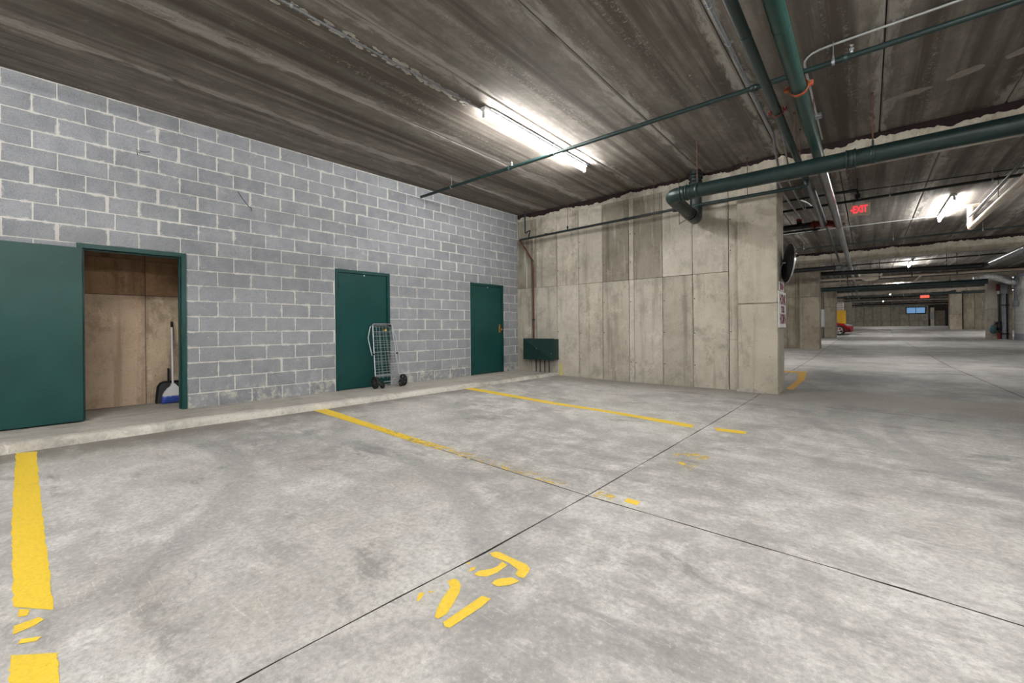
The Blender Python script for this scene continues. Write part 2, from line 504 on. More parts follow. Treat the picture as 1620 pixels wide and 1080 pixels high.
def lerp_table(t, y):
    if y <= t[0][0]: return t[0][1]
    for (a, c), (b, d) in zip(t, t[1:]):
        if y <= b: return c + (d - c) * (y - a) / (b - a)
    return t[-1][1]
FT = [(-9, 0), (0, 0), (2, .01), (8, .05), (14, .16), (19.7, .28), (31.4, .43), (38, .47), (44, .85), (55, 1.0), (90, 1.0)]
def fz(y, x=0.):
    z = (lerp_table(FT, y - .7) + lerp_table(FT, y) + lerp_table(FT, y + .7)) / 3
    if y < 8.6 and x < -3.6: z += .045 * min(1, (-3.6 - x) / 2.3)
    return z
def fillet(pts, r, n=5):
    pts = [Vector(p) for p in pts]
    out = [pts[0]]
    for i in range(1, len(pts) - 1):
        p, a, b = pts[i], (pts[i - 1] - pts[i]), (pts[i + 1] - pts[i])
        d = min(r, a.length * .49, b.length * .49)
        p0, p1 = p + a.normalized() * d, p + b.normalized() * d
        for k in range(n + 1):
            t = k / n
            out.append(p0 * (1 - t) ** 2 + p * 2 * t * (1 - t) + p1 * t * t)
    out.append(pts[-1])
    return out
WS = .0407
def wx(y): return -6.55 + WS * (y - 8.2)
CEIL = 3.90

# ------------------------------------------------------------------ floor of slabs
JA = [(-9, -1.95), (0, -1.60), (.7, -1.567), (1.6, -1.50), (2.5, -1.461), (5.6, -1.383), (7.5, -1.35), (10.7, -1.37), (16, -1.25), (30, -1.25), (90, -1.2)]
JB = [(-9, 2.2), (9.5, 1.73), (14.4, 1.46), (24, 1.34), (90, 1.2)]
JC = [(-7.5, 2.88), (-5.86, 2.79), (-3.06, 2.65), (-1.46, 2.53), (-.17, 2.485), (.44, 2.446), (9.5, 2.1)]
floor = struct('floor', (0, 0, 0))
def floor_patch(mb, y0f, y1f, x0f, x1f, ny, nx, gap, dz, skirt):
    rows = []
    rj = random.Random(int(ny * 31 + nx + gap * 1e4))
    def jit(): return rj.uniform(-.0022, .0022) + (rj.uniform(0, .006) if rj.random() < .08 else 0)
    for j in range(ny + 1):
        t = j / ny
        row = []
        ja, jb2 = jit(), jit()
        for i in range(nx + 1):
            s_ = i / nx
            ya, yb = y0f(0), y1f(0)
            y = ya + (yb - ya) * t
            x = x0f(y) + (x1f(y) - x0f(y)) * s_
            ya, yb = y0f(x) + gap, y1f(x) - gap
            y = ya + (yb - ya) * t
            if j == 0: y += jit()
            if j == ny: y -= jit()
            xa, xb = x0f(y) + gap + ja, x1f(y) - gap - jb2
            x = xa + (xb - xa) * s_
            row.append((x, y, fz(y, x) + dz))
        rows.append(row)
    vs = [p for r in rows for p in r]
    W = nx + 1
    fs = [(j * W + i, j * W + i + 1, (j + 1) * W + i + 1, (j + 1) * W + i) for j in range(ny) for i in range(nx)]
    mb.add(vs, fs)
    if skirt:
        loop = [(0, i) for i in range(nx)] + [(j, nx) for j in range(ny)] + [(ny, i) for i in range(nx, 0, -1)] + [(j, 0) for j in range(ny, 0, -1)]
        top = [rows[j][i] for j, i in loop]
        n = len(top)
        mb.add(top + [(x, y, z - skirt) for x, y, z in top], [(k, n + k, n + (k + 1) % n, (k + 1) % n) for k in range(n)])
        return n
cx = lambda c: (lambda y: c)
XF = [cx(-7.2), lambda y: lerp_table(JA, y), lambda y: lerp_table(JB, y), cx(9.4)]
YF = [cx(-8.), lambda x: lerp_table(JC, x), cx(20.0), cx(43.6), cx(84.)]
for j in range(4):
    for i in range(3):
        mb = MB()
        ny = (44, 70, 60, 50)[j]
        ns_ = floor_patch(mb, YF[j], YF[j + 1], XF[i], XF[i + 1], ny, 30 if j < 2 else 12, .0042, 0, .05)
        so = obj('slab', mb, 'floor', floor)
        so.data.materials.append(M['joint_dark'])      # dirt packed against the slab edges
        for q_ in range(len(so.data.polygons) - ns_, len(so.data.polygons)): so.data.polygons[q_].material_index = 1
mb = MB()
floor_patch(mb, cx(-8.3), cx(84.5), cx(-8.5), cx(9.8), 160, 60, 0, -.02, 0)
obj('joint_filler', mb, 'joint_dark', floor)

# short surface cracks at the aisle
for pts in ([(-.45, 7.15), (.33, 7.09), (.74, 6.90)],):
    up, dn = [], []
    rk_ = random.Random(5)
    for k in range(41):
        f = k / 40 * (len(pts) - 1); i_ = min(int(f), len(pts) - 2); f -= i_
        x, y = (pts[i_][q] * (1 - f) + pts[i_ + 1][q] * f for q in (0, 1))
        y += rk_.uniform(-.012, .012); w = .004 + .006 * rk_.random()
        up.append((x, y + w)); dn.append((x, y - w))
    mb = MB(); vs = [(x, y, fz(y, x) + .0012) for x, y in up + dn]
    mb.add(vs, [(k, 41 + k, 42 + k, k + 1) for k in range(40)])
    obj('crack', mb, 'joint_dark', floor)
# kerb and raised walk
CURB = [(-4, -6.17), (0, -5.99), (1.4, -5.92), (2.75, -5.76), (4.8, -5.60), (6.35, -5.48), (8.1, -5.36)]
walk = struct('sidewalk', (-6.4, 0, 0))
mb = MB()
ys = [-4 + 12.1 * k / 60 for k in range(61)]
prof_k = [(.000, -.06), (.000, .085), (-.008, .112), (-.026, .131), (-.055, .139), (-.14, .140)]
vs, fs = [], []
rk = random.Random(3)
for k, y in enumerate(ys):
    x = lerp_table(CURB, y) + rk.uniform(-.006, .006)
    for a, z in prof_k:
        vs.append((x + a, y, z + rk.uniform(-.003, .003) if z > 0 else z + 0))
n = len(prof_k)
for k in range(60):
    for i in range(n - 1):
        fs.append((k * n + i, (k + 1) * n + i, (k + 1) * n + i + 1, k * n + i + 1))
mb.add(vs, fs, True)
obj('kerb', mb, 'kerb_conc', walk)
mb = MB()
vs, fs = [], []
for k, y in enumerate(ys):
    x = lerp_table(CURB, y)
    xb = wx(y) - 1.05
    for t in range(5):
        vs.append((x - .135 + (xb - x + .135) * t / 4, y, .139))
for k in range(60):
    for i in range(4):
        fs.append((k * 5 + i, (k + 1) * 5 + i, (k + 1) * 5 + i + 1, k * 5 + i + 1))
mb.add(vs, fs)
obj('walk_top', mb, 'walk_conc', walk)

# ------------------------------------------------------------------ left wall of concrete blocks
wall = tag(bpy.data.objects.new('wall_left', None), None, None, None, 'structure')
COL.objects.link(wall)
WANG = math.atan2(1, WS)
wall.location = (wx(0), 0, 0)
wall.rotation_euler = (0, 0, WANG)      # local x runs along the wall, local y into it
DOORS = [(.572, 1.576, 2.156), (3.561, 4.574, 2.160), (6.557, 7.59, 2.156)]
S0, S1 = -4.0, 8.13
def lobj(name, mb, mat, parent, loc=(0, 0, 0)):
    me = mb.mesh(name, M[mat])
    return inst(name, me, loc, parent)
core = MB()
e = S0
for a, b, h in DOORS:
    core.box(e, a, 0., .19, 0, CEIL + .02)
    core.box(a, b, 0., .19, h, CEIL + .02)
    e = b
core.box(e, S1, 0., .19, 0, CEIL + .02)
lobj('mortar_bed', core, 'mortar', wall)
CRS, Z0, CR2 = .2032, .124, (3.898 - 2.156) / 9     # the upper nine courses are slightly lower
def block_mesh(L, H, rr):
    mb = MB()
    g1 = .006
    x0, x1, z0, z1 = 0, L, 0, H
    j = lambda: rr.uniform(-.0025, .0025)
    back = [(x0, .02, z0), (x1, .02, z0), (x1, .02, z1), (x0, .02, z1)]
    outr = [(x0 + j(), -.0005, z0 + j()), (x1 + j(), -.0005, z0 + j()), (x1 + j(), -.0005, z1 + j()), (x0 + j(), -.0005, z1 + j())]
    pf = -.0045 + rr.uniform(-.001, .001)
    inn = [(x0 + g1, pf, z0 + g1), (x1 - g1, pf, z0 + g1), (x1 - g1, pf, z1 - g1), (x0 + g1, pf, z1 - g1)]
    mb.add(back + outr + inn, [(8, 9, 10, 11)] + [(4 + i, 4 + (i + 1) % 4, 8 + (i + 1) % 4, 8 + i) for i in range(4)]
           + [(i, (i + 1) % 4, 4 + (i + 1) % 4, 4 + i) for i in range(4)])
    return mb
rb = random.Random(11)
FULL, FUL2 = [[block_mesh(.4065 - w, cr - h, rb).mesh('block', M['block']) for w, h in
        [(.010, .010), (.012, .009), (.014, .010), (.011, .012), (.018, .011), (.010, .013), (.024, .010), (.013, .009), (.011, .010), (.030, .012)]] for cr in (CRS, CR2)]
blocks = []    # (s0, s1, z0, z1)
for c in range(19):
    za = Z0 + c * CRS if c < 10 else 2.156 + (c - 10) * CR2
    zb = za + CRS if c < 10 else 2.156 + (c - 9) * CR2
    ph = 1.926 if c % 2 == 0 else 1.713
    js = []
    k = -20
    if c % 2 == 0: left = [.03 + .4065 * q for q in range(-10, 3)]
    else: left = [.250 + .4065 * q for q in range(-11, 2)]
    right = [ph + .4065 * q for q in range(-3, 18)]
    right = [x for x in right if x > left[-1] + .15]
    js = [S0] + [x for x in left if x > S0 + .05] + [x for x in right if x < S1 - .08] + [S1]
    for a, b in zip(js, js[1:]):
        segs = [(a, b)]
        for da, db, h in DOORS:
            if za < h - .03:
                ns = []
                for p, q in segs:
                    if q <= da or p >= db: ns.append((p, q))
                    else:
                        if p < da - .03: ns.append((p, da))
                        if q > db + .03: ns.append((db, q))
                segs = ns
        for p, q in segs:
            if q - p > .05: blocks.append((p, q, za, zb))
def seen_size(b):
    s_ = (b[0] + b[1]) / 2
    x, y = wx(s_), s_
    f = -.6394 * x + .7689 * y
    r = .7689 * x + .6394 * y
    u = 810 + 677 * r / f if f > .3 else -999
    vis = 1 if -25 < u < 1620 and f > .3 else 0
    return (vis, (b[1] - b[0]) * (b[3] - b[2]) / max(f, .3) ** 2)
blocks.sort(key=seen_size, reverse=True)
rest = MB()
for i, (p, q, za, zb) in enumerate(blocks):
    if i < 299:
        if abs(q - p - .4065) < .004:
            o = inst('block', (FULL if za < 2.1 else FUL2)[rb.randrange(len(FULL))], (p + .005, 0, za + .004), wall)
        else:
            o = lobj('block', block_mesh(q - p - .011, zb - za - .011, rb), 'block', wall, (p + .005, 0, za + .004))
    else:
        m2 = block_mesh(q - p - .011, zb - za - .011, rb)
        rest.add([(x + p + .005, y, z + za + .004) for x, y, z in m2.v], m2.f)
tag(lobj('block_field', rest, 'block_plain', wall), None, None, None, 'stuff')

# ---- steel doors in the block wall
def door(idx, a, b, h, openleaf, label):
    d = tag(empty('door_%d' % idx, (a, 0, .14), wall), label, None, None, 'structure')
    d.parent = None
    d.matrix_world = Matrix.Translation((wx(0), 0, 0)) @ Matrix.Rotation(WANG, 4, 'Z') @ Matrix.Translation((a, 0, .14))
    W, H = b - a, h - .14
    t = .052
    f = MB()
    for x0, x1 in ((0, t), (W - t, W)):
        f.box(x0, x1, -.016, .145, 0, H)
    f.box(t, W - t, -.016, .145, H - t, H)
    s_ = .016
    y0 = .062 if not openleaf else .055
    f.box(t, t + s_, y0, .11, 0, H - t); f.box(W - t - s_, W - t, y0, .11, 0, H - t); f.box(t + s_, W - t - s_, y0, .11, H - t - s_, H - t)
    lobj('frame', f, 'door_green', d)
    L = MB()
    lw = W - 2 * t - .008
    if not openleaf:
        L.box(t + .004, W - t - .004, .004, .048, .012, H - t - .006, .003)
    else:
        L.box(.040 - lw - .03, .045, -.085, -.041, .012, H - t - .012, .003)
    lf = lobj('leaf', L, 'door_green', d)
    for z in (.22, 1.0, H - .27):
        hb = MB()
        if not openleaf:
            hb.lathe((t - .001, -.010, z - .057), (0, 0, 1), [(0, .001), (0, .0085), (.114, .0085), (.114, .001)], 10)
            hb.box(t - .012, t + .014, -.017, -.002, z - .056, z + .056)
        else:
            hb.lathe((.046, -.030, z - .057), (0, 0, 1), [(0, .001), (0, .0085), (.114, .0085), (.114, .001)], 10)
            hb.box(.030, .05, -.043, -.017, z - .056, z + .056)
        lobj('hinge', hb, 'hinge_dark', d)
    if not openleaf:
        st = MB(); st.lathe((W * .515, .004, H - t - .022), (0, -1, 0), [(0, .0), (0, .013), (.004, .012), (.004, 0)], 14)
        tag(lobj('sticker', st, 'sign_white', d), 'round white sticker')
    return d, W, H, t
d1, *_ = door(1, *DOORS[0], True, 'open green steel door swung flat against the block wall')
# strike plate and screws on the right jamb of the open door
W1 = DOORS[0][1] - DOORS[0][0]
sp = MB(); sp.box(W1 - .0545, W1 - .0515, .015, .04, .93, 1.06)
tag(lobj('strike_plate', sp, 'brass', d1), 'brass strike plate')
d2, W, H, t = door(2, *DOORS[1], False, 'closed green steel door behind the wire shopping cart')
kb = MB(); kb.lathe((W - .118, .004, .992), (0, -1, 0), [(0, .0), (0, .034), (.008, .032), (.012, .013), (.035, .013), (.042, .026), (.058, .029), (.07, .022), (.073, 0)], 18)
tag(lobj('knob', kb, 'brass', d2), 'brass door knob')
d3, W, H, t = door(3, *DOORS[2], False, 'closed green steel door nearest the corner, with brass plate')
kb = MB(); kb.box(W - .145, W - .08, -.002, .005, .91, 1.11, .002)
pl = lobj('lock_plate', kb, 'brass', d3)
kb = MB(); kb.lathe((W - .118, .0, .99), (0, -1, 0), [(0, 0), (0, .02), (.012, .016), (.035, .014), (.042, .027), (.06, .029), (.07, .02), (.073, 0)], 18)
kb.lathe((W - .112, .0, 1.075), (0, -1, 0), [(0, 0), (0, .016), (.016, .015), (.017, 0)], 14)
lobj('knob', kb, 'brass', d3)

# ---- closet behind the open door
clos = struct('wall_closet', (wx(1) - .95, 1, 0))
cw = MB()
def W2(s_, y, z):   # wall-local to world
    c, sn = math.cos(WANG), math.sin(WANG)
    return (wx(0) + s_ * c - y * sn, s_ * sn + y * c, z)
def wbox(mb, s0, s1, y0, y1, z0, z1):
    vs = [W2(s_, y, z) for z in (z0, z1) for y in (y0, y1) for s_ in (s0, s1)]
    mb.add(vs, [(0, 2, 3, 1), (4, 5, 7, 6), (0, 1, 5, 4), (2, 6, 7, 3), (0, 4, 6, 2), (1, 3, 7, 5)])
wbox(cw, -.3, 3.3, .965, 1.1, 0, 3.0)
obj('backing', cw, 'joint_dark', clos)
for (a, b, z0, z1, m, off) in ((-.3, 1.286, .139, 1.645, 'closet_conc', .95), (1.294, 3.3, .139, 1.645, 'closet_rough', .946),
                               (-.3, 1.286, 1.653, 2.14, 'closet_top_shade', .944), (1.294, 3.3, 1.653, 2.13, 'closet_top_shade', .947),
                               (-.3, 1.286, 2.147, 3.0, 'closet_top_shade', .95), (1.294, 3.3, 2.138, 3.0, 'closet_top_shade', .952)):
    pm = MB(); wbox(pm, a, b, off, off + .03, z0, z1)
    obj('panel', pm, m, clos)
cw = MB()
wbox(cw, -.35, -.3, .191, 1.1, 0, 3.0); wbox(cw, 3.3, 3.35, .191, 1.1, 0, 3.0); wbox(cw, -.35, 3.35, .191, 1.1, 3.0, 3.08)
obj('side_wall', cw, 'closet_conc', clos)

# ------------------------------------------------------------------ cross wall, beams, piers
def ragged(mb, x0, x1, y0, y1, zb, zt, amp, seed, dx=.05):
    """concrete lip with a broken top edge"""
    n = max(2, int((x1 - x0) / dx))
    fr, bk, lo, lob = [], [], [], []
    rr = random.Random(seed)
    for k in range(n + 1):
        x = x0 + (x1 - x0) * k / n
        h = mnoise.noise((x * 1.1, seed * 3.1, 0)) * .75 + mnoise.noise((x * 5.3, seed * 1.7, 2.)) * .55 + mnoise.noise((x * 14., seed, 5.)) * .3 + rr.uniform(-.16, .16)
        z = zt + amp * h
        fr.append((x, y0 + rr.uniform(-.006, .006), z)); bk.append((x, y1, z + .015))
        lo.append((x, y0 + rr.uniform(-.002, .002), zb)); lob.append((x, y1, zb))
    vs = lo + fr + bk
    N = n + 1
    fs = []
    for k in range(n):
        fs += [(k, k + 1, N + k + 1, N + k), (N + k, N + k + 1, 2 * N + k + 1, 2 * N + k)]
    mb.add(vs, fs)

wback = struct('wall_back', (-4, 8.1, 0))
mb = MB()
mb.box(-6.62, -1.66, 8.113, 8.62, -.1, 3.72)
obj('wall_core', mb, 'joint_dark', wback)
colx = [-6.6, -6.125, -5.976, -5.40, -4.835, -4.26, -3.674, -3.574, -3.0, -2.45, -1.848]
rp = random.Random(5)
for a, b in zip(colx, colx[1:]):
    narrow = b - a < .2
    for z0, z1 in ((-.05, 2.1), (2.1, 3.30), (3.30, 3.72)):
        p = MB(); dd = rp.uniform(-.004, .004)
        zz0, zz1 = (z0 + .004, z1 - .004)
        yf = 8.10 + dd + (.004 if narrow else 0)
        ja = rp.uniform(-.004, .004)
        p.add([(a + .004, yf, zz0), (b - .004, yf, zz0), (b - .004, yf, zz1 + ja), (a + .004, yf, zz1 + ja)] + [(a + .001, 8.13, zz0 - .003), (b - .001, 8.13, zz0 - .003), (b - .001, 8.13, zz1 + .003), (a + .001, 8.13, zz1 + .003)],
              [(0, 1, 2, 3)] + [(4 + i, 4 + (i + 1) % 4, (i + 1) % 4, i) for i in range(4)])
        kk = abs(a + 4.26) < .02 or abs(a + 3.574) < .02
        mt_ = 'wall_stain' if (kk and z0 > 2) or (a < -6 and z0 > 2) else ('wall_pale' if (a in (-4.835, -2.45, -3.0) and z0 > 2) or (z0 < 2 and rp.random() < .35) else 'wall_conc')
        if -1.9 > a > -2.5 and 2 < z0 < 3: mt_ = 'wall_pale'
        obj('panel', p, mt_, wback)
p = MB()
for z0, z1 in ((-.05, .918), (.922, 3.72)):
    p.box(-1.844, -1.70, 8.112, 8.16, z0, z1)
obj('recessed_strip', p, 'wall_conc', wback)
p = MB(); ragged(p, -6.6, -1.70, 8.10, 8.3, 3.715, 3.80, .07, 4, .028)
obj('broken_top', p, 'wall_conc', wback)
# bearing strip (dark gap) above wall and beam
def bearing(parent, x0, x1, y, seed, wd=.55):
    mb = MB(); mb.box(x0, x1, y + .06, y + wd - .05, 3.70, CEIL + .03)
    obj('bearing_gap', mb, 'gap_dark', parent)
bearing(wback, -6.6, -1.70, 8.10, 1)
# tie holes
th = MB()
for a in colx[1:]:
    for z in (.45, 1.05, 1.65, 2.45, 3.0):
        if rp.random() < .75:
            th.lathe((a + .03, 8.0965 - .002, z + rp.uniform(-.02, .02)), (0, 1, 0), [(0, 0), (.0, .009), (.01, .009)], 8)
obj('tie_hole', th, 'gap_dark', wback)

def pier(name, x0, x1, y0, y1, zt, mat, joints, loc=None):
    s_ = struct(name, ((x0 + x1) / 2, (y0 + y1) / 2, 0))
    g = .004
    c = MB(); c.box(x0 + .012, x1 - .012, y0 + .012, y1 - .012, -.1, zt)
    obj('pier_core', c, 'joint_dark', s_)
    zs = [-.1] + joints + [zt]
    for a, b in zip(zs, zs[1:]):
        p = MB(); p.box(x0, x1, y0, y1, a + (g if a > 0 else 0), b - (g if b < zt else 0), .012)
        obj('lift', p, mat, s_)
    return s_
pr = pier('pillar', -1.695, -1.105, 8.0, 8.62, 3.53, 'pier_conc', [1.52])
pr['label'] = 'concrete pier at the open end of the cross wall'
# broken concrete at the foot of the pier
ft = MB()
rf = random.Random(9)
for k in range(14):
    x = -1.69 + .03 * k + rf.uniform(-.02, .02); h = rf.uniform(.02, .07)
    ft.prism([(x - .03, 7.985 - rf.uniform(0, .03)), (x + .03, 7.985 - rf.uniform(0, .025)), (x + .025, 8.01), (x - .025, 8.01)], .03, .05 + h)
obj('crumbled_foot', ft, 'kerb_conc', pr)

def beam(x0, x1, y, mat, seed, label, wd=.6):
    b = struct('beam', ((x0 + x1) / 2, y, 3.46))
    mb = MB(); mb.box(x0, x1, y, y + wd, 3.53, 3.69)
    obj('beam_stem', mb, mat, b)
    mb = MB(); ragged(mb, x0, x1, y + .014, y + .3, 3.685, 3.805, .085, seed, .03)
    mb.box(x0, x1, y + .02, y + wd - .02, 3.60, 3.715)
    obj('broken_lip', mb, mat, b)
    bearing(b, x0, x1, y, seed, wd)
    b['label'] = label
    return b
beam(-1.70, 9.4, 8.0, 'beam_conc', 7, 'concrete beam with a broken upper edge over the near pier', .34)

# the repeated cross walls and beams of the further bays
def cross(y, xr, xl, label, mat='far_conc', detail=True):
    w = struct('wall_cross', (-4, y + .1, 0))
    mb = MB(); mb.box(-6.9, xl, y + .113, y + .6, -.1, 3.53)
    obj('wall_core', mb, 'joint_dark', w)
    cs = [-6.9, xl - 1.25, xl - .65, xl - .13] if detail else [-6.9, xl - .13]
    for a, b in zip(cs, cs[1:]):
        for z0, z1 in ((-.05, 2.25), (2.25, 3.53)):
            p = MB(); p.box(a + .004, b - .004, y + .1, y + .2, z0 + .004, z1 - .004)
            obj('panel', p, mat, w)
    p = MB(); p.box(xl - .126, xl, y + .106, y + .2, -.05, 3.53)
    obj('recessed_strip', p, mat, w)
    pi = pier('pillar', xl, xr, y, y + .62, 3.53, mat, [2.25])
    pi['label'] = label
cross(19.7, -1.385, -2.02, 'second concrete pier along the aisle, behind the convex mirror')
cross(31.4, -1.415, -2.0, 'third concrete pier, just before the red car')
cross(43.1, -1.47, -2.0, 'concrete pier wrapped in a yellow guard', 'far_conc', False)
cross(54.8, -1.22, -2.2, 'last pale pier before the far wall', 'pier_conc', False)
for y, s_ in ((19.7, 12), (31.4, 15), (43.1, 18), (54.8, 21), (66.5, 24)):
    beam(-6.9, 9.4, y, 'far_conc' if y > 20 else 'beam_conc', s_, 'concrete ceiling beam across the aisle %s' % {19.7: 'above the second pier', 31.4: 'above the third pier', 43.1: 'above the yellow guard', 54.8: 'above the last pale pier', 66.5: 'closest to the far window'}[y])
for (x0, x1, y, lab) in ((4.57, 5.38, 31.4, 'aisle pier beside the grey electrical riser'), (4.45, 5.07, 43.1, 'far aisle pier beyond the grey electrical riser'),
                         (4.4, 5.0, 8.0, 'aisle pier across from the near pier'), (4.45, 5.1, 19.7, 'aisle pier across from the second pier')):
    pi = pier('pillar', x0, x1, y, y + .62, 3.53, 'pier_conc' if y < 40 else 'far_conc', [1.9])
    pi['label'] = lab
# walls closing the garage
def slabwall(name, x0, x1, y0, y1, z0, z1, mat):
    s_ = struct(name, ((x0 + x1) / 2, (y0 + y1) / 2, 0))
    p = MB(); p.box(x0, x1, y0, y1, z0, z1)
    obj('wall_panel', p, mat, s_)
    return s_
slabwall('wall_left_far', -7.1, -6.9, 8.7, 83, -.1, 4.0, 'far_conc')
slabwall('wall_rear', -7.6, 9.6, -8.3, -8.1, -.1, 4.0, 'wall_conc')
slabwall('wall_right', 9.4, 9.6, -8.1, 83, -.1, 4.0, 'wall_conc')
slabwall('wall_closet_rear', -8.2, -7.05, 3.4, 8.6, -.1, 4.0, 'far_conc')
wr = struct('wall_right_far', (7.2, 43.7, 0))
mb = MB(); mb.box(5.07, 9.4, 43.73, 44.0, -.1, 3.46); obj('wall_core', mb, 'joint_dark', wr)
for a, b in ((5.2, 5.75), (5.75, 6.35), (6.35, 7.2), (7.2, 9.4)):
    for z0, z1 in ((.5, 2.3), (2.3, 3.46)):
        p = MB(); p.box(a + .008, b - .008, 43.7, 43.8, z0 + .006, z1 - .006); obj('panel', p, 'far_conc', wr)
# white painted block wall on the far side of the aisle
wr = struct('wall_right_white', (5.42, 26, 0))
mb = MB(); mb.box(5.43, 5.6, 20.4, 31.39, .2, 3.46); obj('mortar_bed', mb, 'grey_band', wr)
nb = 0
for c in range(17):
    z0 = .30 + c * .2032
    if z0 + .19 > 3.5: break
    y1 = 31.38 - (c % 2) * .2
    while y1 > 25.5:
        p = MB(); p.box(5.42, 5.46, y1 - .394, y1, z0, z0 + .192)
        obj('block', p, 'grey_band' if c == 0 or (c == 1) else 'white_block_paint', wr)
        y1 -= .4065
p = MB()
for c in range(17):
    z0 = .30 + c * .2032
    if z0 + .19 > 3.5: break
    y1 = 25.4
    while y1 > 20.5:
        p.box(5.42, 5.46, y1 - .394, y1, z0, z0 + .192); y1 -= .4065
tag(obj('block_field', p, 'white_block_paint', wr), None, None, None, 'stuff')

# far end wall
wf = struct('wall_far', (2, 82, 1))
mb = MB(); mb.box(-6.9, 9.4, 82.03, 82.3, .5, CEIL); obj('wall_core', mb, 'joint_dark', wf)
xs = [-2.4 + .98 * k for k in range(10)]
for a, b in zip(xs, xs[1:]):
    for z0, z1 in ((1.0, 1.75), (1.75, 3.9)):
        if a < 6.2 and b > 4.1 and z0 > 1.2:
            for q0, q1 in ((1.75, 2.72), (3.72, 3.9)):
                p = MB(); p.box(a + .012, b - .012, 82.0, 82.1, q0 + .01, q1 - .01); obj('panel', p, 'wall_conc', wf)
            for h0, h1 in ((max(a, 0), 4.1), (6.2, b)):
                if h1 - h0 > .05 and h1 <= b and h0 >= a:
                    p = MB(); p.box(h0 + .012, h1, 82.0, 82.1, 2.72, 3.72); obj('panel', p, 'wall_conc', wf)
            continue
        p = MB(); p.box(a + .012, b - .012, 82.0, 82.1, z0 + .01, z1 - .01); obj('panel', p, 'wall_conc', wf)
win = tag(empty('window_1', (5.15, 81.98, 3.2)), 'wide blue window high on the far wall', None, None, 'structure')
mb = MB()
for x0, x1, z0, z1 in ((4.1, 6.2, 2.72, 2.84), (4.1, 6.2, 3.60, 3.72), (4.1, 4.22, 2.84, 3.6), (6.08, 6.2, 2.84, 3.6), (5.12, 5.18, 2.84, 3.6)):
    mb.box(x0, x1, 81.93, 82.06, z0, z1)
obj('frame', mb, 'pipe_black', win)
for x0, x1 in ((4.22, 5.12), (5.18, 6.08)):
    p = MB(); p.box(x0, x1, 82.0, 82.015, 2.84, 3.6); obj('pane', p, 'day_glass', win)
pi = pier('pillar', 6.45, 6.8, 79.6, 80.2, 3.46, 'pier_conc', [2.2]); pi['label'] = 'slim pier at the end of the far wall'
dr = tag(empty('door_4', (7.3, 81.9, 1)), 'dark service door at the end of the far wall', None, None, 'structure')
p = MB(); p.box(6.95, 7.05, 81.9, 82.0, 1.0, 3.2); p.box(8.05, 8.15, 81.9, 82.0, 1.0, 3.2); p.box(7.05, 8.05, 81.9, 82.0, 3.1, 3.2); obj('frame', p, 'pipe_black', dr)
p = MB(); p.box(7.06, 8.04, 81.94, 81.99, 1.0, 3.1); obj('leaf', p, 'far_conc', dr)

# ------------------------------------------------------------------ ceiling planks
ceil = struct('ceiling', (0, 0, CEIL))
mb = MB(); mb.box(-7.9, 9.6, -8.3, 83, CEIL + .04, CEIL + .3); obj('topping', mb, 'joint_dark', ceil)
def plank(x0, x1, y0, y1):
    g, c = .006, .014
    m = MB()
    z = CEIL
    pr_ = [(x0 + g, z + .05), (x0 + g, z + c), (x0 + g + c, z), (x1 - g - c, z), (x1 - g, z + c), (x1 - g, z + .05)]
    vs = [(x, y, zz) for y in (y0 + g, y1 - g) for x, zz in pr_]
    fs = [(i, i + 6, i + 7, i + 1) for i in range(5)] + [(0, 1, 2, 3, 4, 5), (11, 10, 9, 8, 7, 6)]
    m.add(vs, fs)
    obj('plank', m, 'ceiling', ceil)
b0 = [-7.05, -5.82, -4.66, -3.43, -2.25, -1.075, .145, 1.345, 2.56, 3.76, 4.97, 6.17, 7.38, 8.58, 9.4]
for a, b in zip(b0, b0[1:]):
    plank(a, b, -3.5, 8.30)
    plank(a, b, -8.1, -3.5)
bf = [-6.95, -5.17, -3.97, -2.77, -1.57, -.37, .90, 2.08, 2.84, 4.05, 5.25, 6.45, 7.65, 9.4]
for y0, y1 in ((8.30, 20.0), (20.0, 31.7), (31.7, 43.4), (43.4, 55.1), (55.1, 66.8), (66.8, 82.4)):
    for a, b in zip(bf, bf[1:]): plank(a, b, y0, y1)
# pale flaking crust where the lamp conduit runs
rc = random.Random(21)
fl = MB()
for k in range(150):
    y = .6 + 3.1 * rc.random() ** .8
    x = -3.74 + rc.uniform(-.06, .05); r = rc.uniform(.008, .035)
    pts = []
    for q in range(7):
        a = q * 2 * math.pi / 7; rr = r * rc.uniform(.5, 1.3)
        pts.append((x + math.cos(a) * rr * .7, y + math.sin(a) * rr * 1.7))
    fl.prism(pts, CEIL - .003 - rc.uniform(0, .003), CEIL + .002)
tag(obj('flaking_crust', fl, 'kerb_conc', ceil), 'pale flaking crust', None, None, 'stuff')
# smeared filler patches near the beam
rq = random.Random(31)
for ax_, ay, bx, by, w in ((.19, 7.02, .60, 6.93, .075), (.70, 6.86, .98, 6.72, .075), (1.12, 6.70, 1.62, 6.36, .085)):
    pm = MB(); up, dn = [], []
    for k in range(13):
        f = k / 12; e = math.sin(math.pi * min(1, max(.06, f))) ** .45 * (1 + .3 * mnoise.noise((k * .55, ax_ * 9, 0)))
        px_, py_ = ax_ + (bx - ax_) * f, ay + (by - ay) * f
        up.append((px_ + .35 * w * e, py_ + w * e)); dn.append((px_ - .35 * w * e, py_ - w * e))
    pm.prism(up + dn[::-1], CEIL - .002, CEIL + .002)
    tag(obj('filler_patch', pm, 'filler', ceil), 'pale smeared filler patch')

